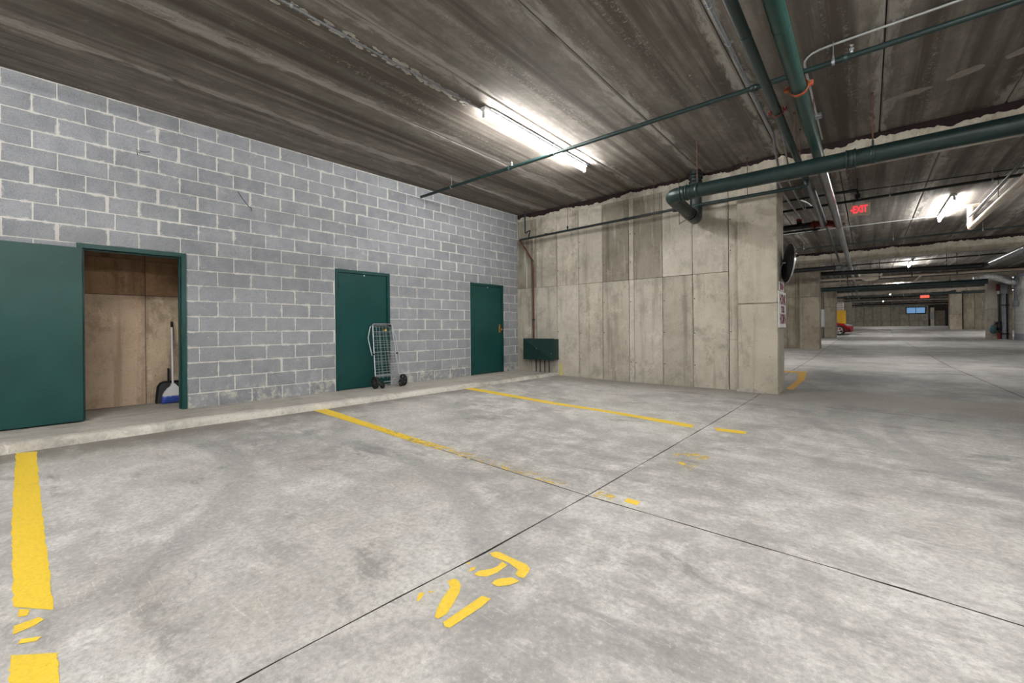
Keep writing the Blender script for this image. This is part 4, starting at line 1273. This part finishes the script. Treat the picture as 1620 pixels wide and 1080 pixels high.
mb = MB(); mb.tube([(4.86, 31.25, 1.2), (4.78, 31.25, 1.22)], .03, 10); tag(obj('gauge', mb, 'white_enamel', t), 'white gauge')
t = thing('cover_bag', (4.78, 31.2, .8), 'blue green cover bag hanging on the standpipe valve', 'bag')
mb = MB(); mb.lathe((4.72, 31.2, 1.12), (0, 0, -1), [(0, .02), (.03, .07), (.15, .11), (.3, .12), (.40, .08), (.43, .0)], 14); obj('cloth', mb, 'bag_green', t)
t = thing('wall_switch', (5.4, 30.7, 2.1), 'grey switch box with conduit on the white block wall', 'switch')
mb = MB(); mb.box(5.34, 5.42, 30.35, 31.15, 1.98, 2.26, .01); obj('box', mb, 'grey_enamel', t)
mb = MB(); mb.box(5.345, 5.42, 30.6, 30.9, 2.26, 2.5, .01); mb.tube([(5.39, 30.73, 2.4), (5.39, 30.73, 3.1)], .025, 8); obj('conduit_drop', mb, 'grey_enamel', t)
t = thing('panel_board', (-2.08, 31.4, 1.6), 'white electrical panel on the wall beside the third pier', 'panel')
mb = MB(); mb.box(-2.19, -1.97, 31.38, 31.53, 1.07, 2.13, .008); obj('case', mb, 'white_enamel', t)
mb = MB(); mb.box(-2.175, -1.985, 31.366, 31.378, 1.10, 2.10, .004); obj('cover', mb, 'white_enamel', t)
t = thing('utility_box', (6.15, 81.9, 2.4), 'grey utility panel low beside the far window', 'panel')
mb = MB(); mb.box(5.75 + .62, 6.62, 79.4, 79.62, 1.95, 2.85, .01); obj('case', mb, 'grey_enamel', t)

# ------------------------------------------------------------------ mirror and signs on the near pier
t = thing('convex_mirror', (-1.0, 8.25, 2.17), 'round convex mirror with black back beside the near pier', 'mirror')
nrm = Vector((math.cos(R2(22)), math.sin(R2(22)), -.10)).normalized()
cc = Vector((-.985, 8.25, 2.17))
mb = MB(); mb.lathe(cc - nrm * .045, nrm, [(0, .0), (0, .06), (.012, .20), (.028, .30), (.04, .318)], 40); obj('back_shell', mb, 'black_plastic', t)
mb = MB(); mb.lathe(cc, nrm, [(-.012, .318), (-.01, .326), (.008, .326), (.014, .316), (.010, .310)], 40); tag(obj('rim', mb, 'chrome', t), 'bright rim')
mb = MB(); mb.lathe(cc, nrm, [(.006, .314), (.03, .25), (.05, .14), (.058, 0.)], 40); obj('glass', mb, 'chrome', t)
mb = MB(); mb.tube(fillet([cc - nrm * .04, cc - nrm * .085, (-1.10, 8.28, 2.1)], .03, 4), .012, 10); mb.box(-1.107, -1.095, 8.22, 8.34, 2.02, 2.18, .003); obj('bracket', mb, 'galvanised', t)

def sideplate(mb, y0, y1, z0, z1, x0, x1):
    mb.box(x0, x1, y0, y1, z0, z1, .002)
RX = (R2(90), 0, R2(90))
t = thing('honk_sign', (-1.09, 8.35, 1.4), 'white sign with maroon words HONK YOUR HORN on the pier end', 'sign')
mb = MB(); sideplate(mb, 7.985, 8.735, 1.12, 1.715, -1.102, -1.090); obj('plate', mb, 'sign_white', t)
text('lettering', 'HONK', .235, (-1.089, 8.37, 1.575), RX, 'maroon', t, .0015, .95, .92)
text('lettering', 'YOUR', .15, (-1.089, 8.37, 1.415), RX, 'maroon', t, .0015, 1., .8)
text('lettering', 'HORN', .235, (-1.089, 8.37, 1.255), RX, 'maroon', t, .0015, .95, .92)
t = thing('arrow_sign', (-1.09, 8.3, 1.8), 'small white sign with a maroon arrow block above the larger sign', 'sign')
mb = MB(); sideplate(mb, 8.06, 8.53, 1.728, 1.868, -1.102, -1.092); obj('plate', mb, 'sign_white', t)
mb = MB(); mb.prism([(8.12, 1.745), (8.42, 1.745), (8.50, 1.798), (8.42, 1.85), (8.12, 1.85)], 0, .003, lambda v: (-1.092 + v[2], v[0], v[1])); obj('arrow', mb, 'maroon', t)
t = thing('garage_sign', (-1.71, 43.05, 2.68), 'white sign reading PLEASE CLOSE GARAGE DOOR above the yellow guard', 'sign')
mb = MB(); mb.box(-1.99, -1.455, 43.06, 43.085, 2.38, 2.99, .004); obj('plate', mb, 'sign_white', t)
for k, w in enumerate(('PLEASE', 'CLOSE', 'GARAGE', 'DOOR')):
    text('lettering', w, .135, (-1.72, 43.058, 2.905 - k * .147), (R2(90), 0, 0), 'maroon', t, .0015, 1., .88)
t = thing('pier_guard', (-1.7, 43., .8), 'yellow plastic guard wrapped around a concrete pier', 'guard')
for x0, x1, y0, y1 in ((-2.06, -1.335, 43.0, 43.055), (-1.42, -1.335, 43.056, 43.74), (-2.06, -2.01, 43.056, 43.17)):
    mb = MB(); mb.box(x0, x1, y0, y1, .80, 2.37, .02); obj('guard_panel', mb, 'yellow_guard', t)
mb = MB()
for x in (-1.86, -1.62): mb.box(x - .015, x + .015, 42.985, 43.0, .82, 2.36)
obj('rib', mb, 'yellow_guard', t)

# ------------------------------------------------------------------ floor paint
def paint(name, poly, mat, label, cat, group=None, parent=None, h=.0022, sub=None):
    """thin film that follows the floor; poly is convex-ish, cut into cells along its length"""
    mb = MB()
    mb.add([(x, y, fz(y, x) + h) for x, y in poly], [tuple(range(len(poly)))])
    o = obj(name, mb, mat, parent)
    if label: tag(o, label, cat, group)
    return o
def stripe(name, a, b, mat, label, group, h=.0022):
    """a, b: matching edge polylines"""
    mb = MB(); vs, fs = [], []
    n = 60
    def at(pl, t):
        k = t * (len(pl) - 1); i = min(int(k), len(pl) - 2); f = k - i
        return (pl[i][0] * (1 - f) + pl[i + 1][0] * f, pl[i][1] * (1 - f) + pl[i + 1][1] * f)
    rr = random.Random(len(label))
    for k in range(n + 1):
        for pl in (a, b):
            x, y = at(pl, k / n); y += rr.uniform(-.004, .004)
            vs.append((x, y, fz(y, x) + h))
    for k in range(n): fs.append((2 * k, 2 * k + 1, 2 * k + 3, 2 * k + 2))
    mb.add(vs, fs)
    o = obj(name, mb, mat)
    return tag(o, label, 'stripe', group)
G_ = 'yellow parking lines'
stripe('parking_line', [(-5.98, .10), (-3.93, .047), (-2.74, .036)], [(-5.90, .225), (-4.36, .182), (-2.58, .142)], 'paint_full', 'broad bright yellow line running from the kerb nearest the open door', G_)
stripe('parking_line', [(-2.34, .022), (-1.9, .006), (-1.1, -.03)], [(-2.22, .130), (-1.9, .118), (-1.1, .09)], 'paint_full', 'short end piece of the broad yellow line after its worn gap', G_)
FLK = [[(-2.70, .05), (-2.63, .045), (-2.61, .07), (-2.66, .08)], [(-2.56, .035), (-2.49, .03), (-2.50, .085), (-2.525, .112), (-2.56, .10)], [(-2.43, .05), (-2.40, .04), (-2.37, .085), (-2.39, .10)]]
mb = MB()
for poly in FLK: mb.add([(x, y, fz(y, x) + .0022) for x, y in poly], [tuple(range(len(poly)))])
tag(tag(obj('paint_flakes', mb, 'paint_full'), 'ragged yellow flakes left in the gap of the broad line', 'paint'), None, None, None, 'stuff')
stripe('parking_line', [(-5.80, 2.73), (-4.2, 2.69), (-3.04, 2.634), (-1.60, 2.555)], [(-5.74, 2.90), (-4.2, 2.80), (-3.12, 2.745), (-1.63, 2.655)], 'paint_worn', 'worn yellow line fading along the floor joint', G_)
stripe('parking_line', [(-1.43, 2.545), (-1.30, 2.56)], [(-1.43, 2.65), (-1.30, 2.645)], 'paint_faint', 'faint rubbed yellow trace just past the joint crossing', G_)
stripe('parking_line', [(-1.22, 2.585), (-1.13, 2.585)], [(-1.23, 2.655), (-1.14, 2.65)], 'paint_stencil', 'tiny yellow dab at the end of the worn line', G_)
stripe('parking_line', [(-5.70, 5.36), (-2.72, 5.12), (-1.50, 4.885)], [(-5.66, 5.55), (-2.67, 5.235), (-1.525, 5.055)], 'paint_mid', 'long thin yellow line reaching the kerb behind the cart', G_)
stripe('parking_line', [(-1.25, 4.91), (-.975, 4.93)], [(-1.31, 5.05), (-1.0, 5.07)], 'paint_stencil', 'short yellow dash across the joint from the long thin line', G_)
o = stripe('parking_line', [(-1.09, 8.68), (-1.07, 10.1), (-1.19, 11.28)], [(-.985, 8.66), (-.96, 10.1), (-1.04, 11.28)], 'paint_orange', 'orange yellow line starting at the end of the near pier', G_)
stripe('parking_line', [(-3.0, 11.33), (-1.04, 11.30)], [(-3.0, 11.60), (-1.04, 11.60)], 'paint_orange', 'thin orange yellow line behind the near pier', G_)

def stencil(label, digits, mat, loc):
    t = thing('stall_number', loc, label, 'number')
    for polys in digits:
        mb = MB()
        for poly in polys:
            mb.add([(x, y, fz(y, x) + .0024) for x, y in poly], [tuple(range(len(poly)))])
        obj('digit', mb, mat, t)
    return t
d2a = [(-1.461, 1.288), (-1.455, 1.32), (-1.425, 1.322), (-1.39, 1.302), (-1.358, 1.264), (-1.325, 1.20), (-1.298, 1.139), (-1.302, 1.097), (-1.321, 1.095), (-1.352, 1.135), (-1.382, 1.184), (-1.417, 1.265)]
d2b = [(-1.272, 1.096), (-1.27, 1.20), (-1.268, 1.309), (-1.224, 1.318), (-1.219, 1.257), (-1.223, 1.17), (-1.228, 1.09), (-1.25, 1.085)]
d9a = [(-1.476, 1.581), (-1.46, 1.612), (-1.438, 1.621), (-1.39, 1.618), (-1.347, 1.575), (-1.442, 1.566)]
d9a2 = [(-1.39, 1.618), (-1.347, 1.616), (-1.265, 1.616), (-1.235, 1.60), (-1.22, 1.577), (-1.207, 1.521), (-1.232, 1.512), (-1.257, 1.52), (-1.27, 1.555), (-1.347, 1.575)]
d9b = [(-1.375, 1.563), (-1.335, 1.555), (-1.33, 1.48), (-1.346, 1.425), (-1.38, 1.402), (-1.407, 1.401), (-1.407, 1.437), (-1.375, 1.481), (-1.365, 1.52)]
d9c = [(-1.295, 1.399), (-1.300, 1.425), (-1.292, 1.448), (-1.255, 1.491), (-1.208, 1.49), (-1.223, 1.44), (-1.259, 1.399)]
f1 = [(-1.492, 1.150), (-1.478, 1.172), (-1.462, 1.150), (-1.446, 1.111), (-1.462, 1.118)]
f2 = [(-1.470, 1.185), (-1.458, 1.205), (-1.45, 1.20), (-1.462, 1.178)]
f3 = [(-1.455, 1.43), (-1.443, 1.452), (-1.43, 1.43), (-1.436, 1.402), (-1.448, 1.41)]
f4 = [(-1.502, 1.448), (-1.49, 1.462), (-1.482, 1.45), (-1.493, 1.44)]
stencil('yellow stencilled stall number on the slab beside the long joint', [[d2a, d2b, f1, f2], [d9a, d9a2, d9b, d9c, f3, f4]], 'paint_stencil', (-1.34, 1.35, 0))
q = [[(-1.33, 3.80), (-1.27, 3.90), (-1.22, 3.86), (-1.28, 3.78)], [(-1.24, 3.90), (-1.15, 3.945), (-1.13, 3.86), (-1.20, 3.80)], [(-1.11, 3.93), (-1.045, 3.91), (-1.06, 3.80), (-1.13, 3.78), (-1.12, 3.83)]]
q2 = [[(-1.225, 3.60), (-1.20, 3.65), (-1.13, 3.56), (-1.10, 3.62), (-1.055, 3.645), (-1.06, 3.52), (-1.08, 3.475), (-1.15, 3.53)]]
stencil('faded yellow stencilled number farther along the joint', [q, q2], 'paint_faint', (-1.15, 3.75, 0))

# ------------------------------------------------------------------ folding wire cart in front of the second door
def cart():
    t = thing('shopping_cart', W2(4.42, -.22, .14), 'folded wire shopping cart with black wheels leaning by the second door', 'cart')
    yb, yt = -.235, -.055          # distance out of the wall at floor and at the top
    zt = 1.245
    def P(s_, z, off=0.):
        f = (z - .14) / (zt - .14)
        return W2(s_, yb + (yt - yb) * f - off, z)
    sL0, sR0, sL1, sR1 = 4.155, 4.630, 4.200, 4.580
    fr = MB()
    pts = [P(sL0, .24), P(sL1, zt), P(sR1, zt), P(sR0, .24)]
    fr.tube(fillet(pts, .035, 5), .0115, 10)
    obj('front_frame', fr, 'galvanised', t)
    bk = MB()
    pts = [P(sL0 - .02, .70, .0), P(sL0 - .055, 1.0, -.02), P(sL1 - .02, zt - .03, -.045), P(sR1 + .02, zt - .03, -.045), P(sR0 + .02, 1.0, -.02), P(sR0 + .02, .70, .0)]
    bk.tube(fillet(pts, .04, 5), .010, 10)
    obj('handle', bk, 'galvanised', t)
    gp = MB(); gp.tube([P(sR1 - .07, zt - .012, -.03), P(sR1 + .01, zt - .03, -.03)], .017, 10); obj('handle_grip', gp, 'black_plastic', t)
    wr_ = MB()
    zs = [zt - .055 - .078 * k for k in range(5)] + [.83, .76, .70, .645, .60, .55, .50, .455, .41, .365, .325]
    for z in zs:
        f = (z - .24) / (zt - .24)
        wr_.tube([P(sL0 + (sL1 - sL0) * f, z, .006), P(sR0 + (sR1 - sR0) * f, z, .006)], .0032 if z not in (.365,) else .008, 6)
    for k in range(1, 6):
        g = k / 6
        wr_.tube([P(sL0 + (sR0 - sL0) * g, .30, .002), P(sL1 + (sR1 - sL1) * g, zt - .02, .002)], .0026, 6)
    tag(obj('wire_grid', wr_, 'galvanised', t), None, None, None, 'stuff')
    w2 = MB()
    for z in [1.09 - .17 * k for k in range(5)]:
        w2.tube([P(sL0 + .02, z, -.03), P(sR0 - .02, z, -.03)], .003, 6)
    for k in range(1, 3):
        g = k / 3; w2.tube([P(sL0 + (sR0 - sL0) * g, .30, -.03), P(sL1 + (sR1 - sL1) * g, 1.12, -.03)], .0025, 6)
    tag(obj('folded_grid', w2, 'galvanised', t), None, None, None, 'stuff')
    cl = MB()
    for s_ in (sL0 + .005, sR0 - .005):
        cl.lathe(P(s_ - .0, .72, .0), Vector(P(s_ + .1, .72)) - Vector(P(s_, .72)), [(-.02, 0), (-.02, .016), (.02, .016), (.02, 0)], 10)
    obj('hinge_bracket', cl, 'black_plastic', t)
    ax = Vector(P(5, .2)) - Vector(P(4, .2)); ax.normalize()
    m_ = MB(); m_.tube([Vector(W2(4.10, -.27, .245)), Vector(W2(4.69, -.27, .245))], .007, 8); m_.tube([Vector(W2(4.17, -.34, .205)), Vector(W2(4.59, -.34, .205))], .006, 8)
    obj('axle', m_, 'galvanised', t)
    def wheel(c, r, w):
        c = Vector(c)
        b = MB(); b.lathe(c - ax * w / 2, ax, [(0, r * .80), (0, r * .96), (w * .2, r), (w * .8, r), (w, r * .96), (w, r * .80), (0, r * .80)], 28)
        o = obj('wheel', b, 'tyre', t)
        h = MB(); h.lathe(c - ax * w * .4, ax, [(0, 0), (0, r * .25), (w * .8, r * .25), (w * .8, 0)], 14)
        up = Vector((0, 0, 1)); sd = ax.cross(up)
        for k in range(5):
            a = k * 2 * math.pi / 5 + .3
            d = up * math.cos(a) + sd * math.sin(a)
            e = ax.cross(d)
            q0, q1 = c + d * r * .2, c + d * r * .83
            vs = []
            for q in (q0, q1):
                for sx, se in ((-1, -1), (1, -1), (1, 1), (-1, 1)):
                    vs.append(q + ax * sx * w * .25 + e * se * r * .13)
            h.add(vs, [(0, 1, 2, 3), (7, 6, 5, 4), (0, 4, 5, 1), (1, 5, 6, 2), (2, 6, 7, 3), (3, 7, 4, 0)])
        obj('hub', h, 'dark_plastic', o)
    wheel(W2(4.115, -.27, .245), .105, .036); wheel(W2(4.675, -.27, .245), .105, .036)
    wheel(W2(4.21, -.34, .205), .063, .026); wheel(W2(4.58, -.34, .205), .063, .026)
    g = MB()
    for s_ in (4.16, 4.62):
        g.tube([P(s_, .30), Vector(W2(s_, -.27, .245))], .008, 8); g.tube([P(s_, .27), Vector(W2(s_ + (.05 if s_ < 4.4 else -.04), -.34, .205))], .007, 8)
    g.tube([P(4.165, .345, .0), P(4.61, .345, .0)], .010, 8)
    obj('wheel_bracket', g, 'galvanised', t)
cart()

# ------------------------------------------------------------------ broom and dustpan in the closet
t = thing('broom', (-7.58, 1.55, .14), 'white broom with blue bristles leaning in the open closet', 'broom')
hb, ht = Vector(W2(1.552, .735, .40)), Vector(W2(1.575, .925, 1.285))
mb = MB(); mb.tube([hb, hb.lerp(ht, .915)], .0125, 12); obj('handle', mb, 'white_plastic', t)
mb = MB(); mb.tube([hb.lerp(ht, .91), ht], .0145, 12); tag(obj('grip', mb, 'black_plastic', t), 'black grip')
def fan(mb, y0, y1, prof):
    # prof: list of (z, s_left, s_right)
    vs, fs = [], []
    for z, a, b in prof:
        for y in (y0, y1):
            vs += [W2(a, y, z), W2(b, y, z)]
    for k in range(len(prof) - 1):
        o = 4 * k
        fs += [(o, o + 1, o + 5, o + 4), (o + 2, o + 6, o + 7, o + 3), (o, o + 4, o + 6, o + 2), (o + 1, o + 3, o + 7, o + 5)]
    fs += [(0, 2, 3, 1), (4 * len(prof) - 4, 4 * len(prof) - 3, 4 * len(prof) - 1, 4 * len(prof) - 2)]
    mb.add(vs, fs)
mb = MB(); fan(mb, .70, .755, [(.225, 1.435, 1.655), (.26, 1.437, 1.652), (.30, 1.455, 1.645), (.345, 1.485, 1.622), (.375, 1.520, 1.600), (.415, 1.535, 1.570)]); obj('head', mb, 'white_plastic', t)
br = MB()
rr = random.Random(2)
for k in range(60):
    s_ = 1.437 + .216 * k / 59
    s2 = 1.425 + .275 * k / 59 + rr.uniform(-.004, .004)
    for y in (.703, .72, .738, .752):
        br.tube([W2(s_, y, .25), W2(s2, y + rr.uniform(-.012, .004) - .006, .142 + .02 * (k / 59) + rr.uniform(0, .006))], .0032, 4, False)
tag(obj('bristles', br, 'blue_bristle', t), None, None, None, 'stuff')
t = thing('dustpan', (-7.7, 1.56, .14), 'black upright dustpan standing behind the broom', 'dustpan')
mb = MB()
fan(mb, .86, .872, [(.145, 1.385, 1.675), (.36, 1.405, 1.672), (.41, 1.43, 1.655), (.425, 1.46, 1.63)])
obj('back', mb, 'dark_plastic', t)
mb = MB()
for pts in ([W2(1.383, .855, .15), W2(1.403, .855, .37), W2(1.43, .855, .415), W2(1.46, .855, .432), W2(1.63, .855, .432), W2(1.66, .855, .41), W2(1.675, .855, .37), W2(1.68, .855, .15)],):
    mb.tube(pts, .013, 8)
mb.tube([W2(1.383, .80, .15), W2(1.383, .86, .15)], .012, 8)
obj('rim', mb, 'black_plastic', t)
mb = MB(); fan(mb, .78, .86, [(.142, 1.385, 1.675), (.150, 1.385, 1.675)]); obj('tray', mb, 'dark_plastic', t)
mb = MB(); mb.tube([W2(1.525, .872, .41), W2(1.53, .90, .62)], .012, 10); obj('handle', mb, 'black_plastic', t)

# loose wires poking out of the block wall
for nm, pts, lab in (('wire_stub', [(1.105, 3.30), (1.10, 3.335), (1.13, 3.325), (1.09, 3.36), (1.16, 3.35), (1.22, 3.37)], 'tangled dark wire stub high on the block wall above the open door'),
                     ('wire_stub', [(2.17, 3.10), (2.22, 3.02), (2.30, 2.92), (2.335, 2.90), (2.338, 2.86)], 'thin dark wire slanting down to a screw on the block wall')):
    t = thing(nm, W2(pts[0][0], -.01, pts[0][1]), lab, 'wire')
    mb = MB(); mb.tube([W2(s_, -.012 - .01 * (k % 2), z) for k, (s_, z) in enumerate(pts)], .0042, 6); obj('strand', mb, 'wire_dark', t)

# ------------------------------------------------------------------ red car beyond the third pier
def car():
    X0, Y0 = -.80, 37.6          # nose tip x, near side y; car points to +x
    Zg = fz(38.5)
    Wd = 1.74
    t = thing('car', (X0 - 2.2, Y0 + Wd / 2, Zg), 'red car with its nose showing past the third pier', 'car')
    # stations: (dist from nose, half width, z bottom, z shoulder, z top centre)
    st = [(0.0, .50, .30, .50, .56), (.06, .64, .22, .58, .64), (.18, .76, .19, .64, .70), (.40, .83, .18, .70, .77), (.78, .87, .18, .76, .85), (1.2, .87, .18, .80, .91),
          (1.65, .87, .18, .84, .96), (2.6, .87, .18, .86, .97), (3.5, .86, .2, .88, .98), (4.1, .80, .24, .86, .96), (4.42, .66, .34, .80, .86), (4.46, .5, .4, .7, .75)]
    b = MB(); vs, fs = [], []
    n = 11
    for d, hw, zb, zs, zt in st:
        ring = [(-.92, zb), (-1, zb + .10), (-1.0, (zb + zs) / 2), (-.975, zs - .04), (-.9, zs + .01), (-.55, zt - .02), (0, zt), (.55, zt - .02), (.9, zs + .01), (.975, zs - .04), (1., (zb + zs) / 2), (1, zb + .10), (.92, zb)]
        n = len(ring)
        vs += [(X0 - d, Y0 + Wd / 2 + u * hw, Zg + z) for u, z in ring]
    m = len(st)
    for k in range(m - 1):
        for i in range(n):
            i2 = (i + 1) % n
            fs.append((k * n + i, k * n + i2, (k + 1) * n + i2, (k + 1) * n + i))
    fs += [tuple(range(n - 1, -1, -1)), tuple(range((m - 1) * n, m * n))]
    b.add(vs, fs, True)
    body = obj('body', b, 'car_red', t)
    # cabin
    c = MB()
    cs = [(1.45, .70, .93), (2.15, .60, 1.32), (2.9, .60, 1.37), (3.5, .58, 1.28), (4.15, .66, .95)]
    vs, fs = [], []
    for d, hw, z in cs:
        for u, zz in ((-1, .86), (-.98, min(z, .95)), (-.86, z - .05), (-.6, z), (.6, z), (.86, z - .05), (.98, min(z, .95)), (1, .86)):
            vs.append((X0 - d, Y0 + Wd / 2 + u * (hw if zz > .96 else .76), Zg + zz))
    for k in range(4):
        for i in range(7): fs.append((k * 8 + i, k * 8 + i + 1, (k + 1) * 8 + i + 1, (k + 1) * 8 + i))
    c.add(vs, fs, True); obj('cabin', c, 'car_glass', t)
    r = MB(); r.box(X0 - 3.45, X0 - 2.2, Y0 + Wd / 2 - .55, Y0 + Wd / 2 + .55, Zg + 1.30, Zg + 1.38, .03); obj('roof', r, 'car_red', t)
    for d in (.78, 3.55):
        for sgn in (0, 1):
            yc = Y0 + .0 if sgn == 0 else Y0 + Wd
            dirn = -1 if sgn == 0 else 1
            w = MB(); w.lathe((X0 - d, yc + (.20 if sgn == 0 else -.20), Zg + .305), (0, dirn, 0), [(0, .22), (0, .29), (.02, .305), (.19, .305), (.212, .285), (.214, .245), (.17, .24)], 28)
            wo = obj('wheel', w, 'tyre', t)
            a = MB(); a.lathe((X0 - d, yc + (.03 if sgn == 0 else -.03), Zg + .305), (0, dirn, 0), [(0, .235), (.035, .245), (.045, .245), (.045, .225), (.0, .215)], 28)
            cen = Vector((X0 - d, yc + dirn * .008, Zg + .305))
            for k in range(5):
                for q in (-.12, .12):
                    an = k * 2 * math.pi / 5 + q + math.pi / 2
                    e = Vector((math.cos(an), 0, math.sin(an))); f_ = Vector((-e.z, 0, e.x))
                    p0, p1 = cen + e * .04, cen + e * .228
                    v8 = [p + f_ * s_ * .016 + Vector((0, o_, 0)) for p in (p0, p1) for s_, o_ in ((-1, -.012), (1, -.012), (1, .012), (-1, .012))]
                    a.add(v8, [(0, 1, 2, 3), (7, 6, 5, 4), (0, 4, 5, 1), (1, 5, 6, 2), (2, 6, 7, 3), (3, 7, 4, 0)])
            a.lathe(cen, (0, dirn, 0), [(-.02, .06), (.015, .055), (.018, 0)], 16)
            obj('rim', a, 'alloy', wo)
            ar = MB()
            ar.lathe((X0 - d, yc + (.006 if sgn == 0 else -.006), Zg + .315), (0, dirn, 0), [(0, .31), (.008, .31), (.008, .36), (0, .365)], 28); obj('wheel_arch', ar, 'tyre', t)
    for sgn in (-1, 1):
        h = MB()
        yc = Y0 + Wd / 2 + sgn * .60
        h.add([(X0 - .10, yc - .16 * sgn, Zg + .60), (X0 - .16, yc + .10 * sgn, Zg + .615), (X0 - .46, yc + .225 * sgn, Zg + .70), (X0 - .36, yc + .10 * sgn, Zg + .745), (X0 - .13, yc - .15 * sgn, Zg + .675)],
              [(0, 1, 2, 3, 4)])
        bm = bmesh.new()
        vv = [bm.verts.new(v) for v in h.v]; fa = bm.faces.new(vv)
        ex = bmesh.ops.extrude_face_region(bm, geom=[fa])
        for v in ex['geom']:
            if isinstance(v, bmesh.types.BMVert): v.co += Vector((.02, .035 * sgn, .02))
        h2 = MB(); h2.bm(bm); obj('headlight', h2, 'headlight', t)
    g = MB()
    for sgn in (-1, 1):
        g.box(X0 - .03, X0 + .012, Y0 + Wd / 2 + sgn * .18 - .14, Y0 + Wd / 2 + sgn * .18 + .14, Zg + .47, Zg + .57, .015)
    obj('grille', g, 'black_plastic', t)
    g = MB(); g.box(X0 - .05, X0 + .005, Y0 + Wd / 2 - .42, Y0 + Wd / 2 + .42, Zg + .25, Zg + .36, .015)
    for sgn in (-1, 1):
        g.box(X0 - .30, X0 - .10, Y0 + Wd / 2 + sgn * .78 - .04, Y0 + Wd / 2 + sgn * .78 + .035, Zg + .27, Zg + .37, .015)
    obj('bumper_vent', g, 'black_plastic', t)
    mr = MB(); mr.box(X0 - 1.85, X0 - 1.65, Y0 - .10, Y0 + .04, Zg + .93, Zg + 1.05, .02); mr.box(X0 - 1.85, X0 - 1.65, Y0 + Wd - .04, Y0 + Wd + .10, Zg + .93, Zg + 1.05, .02); obj('side_mirror', mr, 'car_red', t)
car()
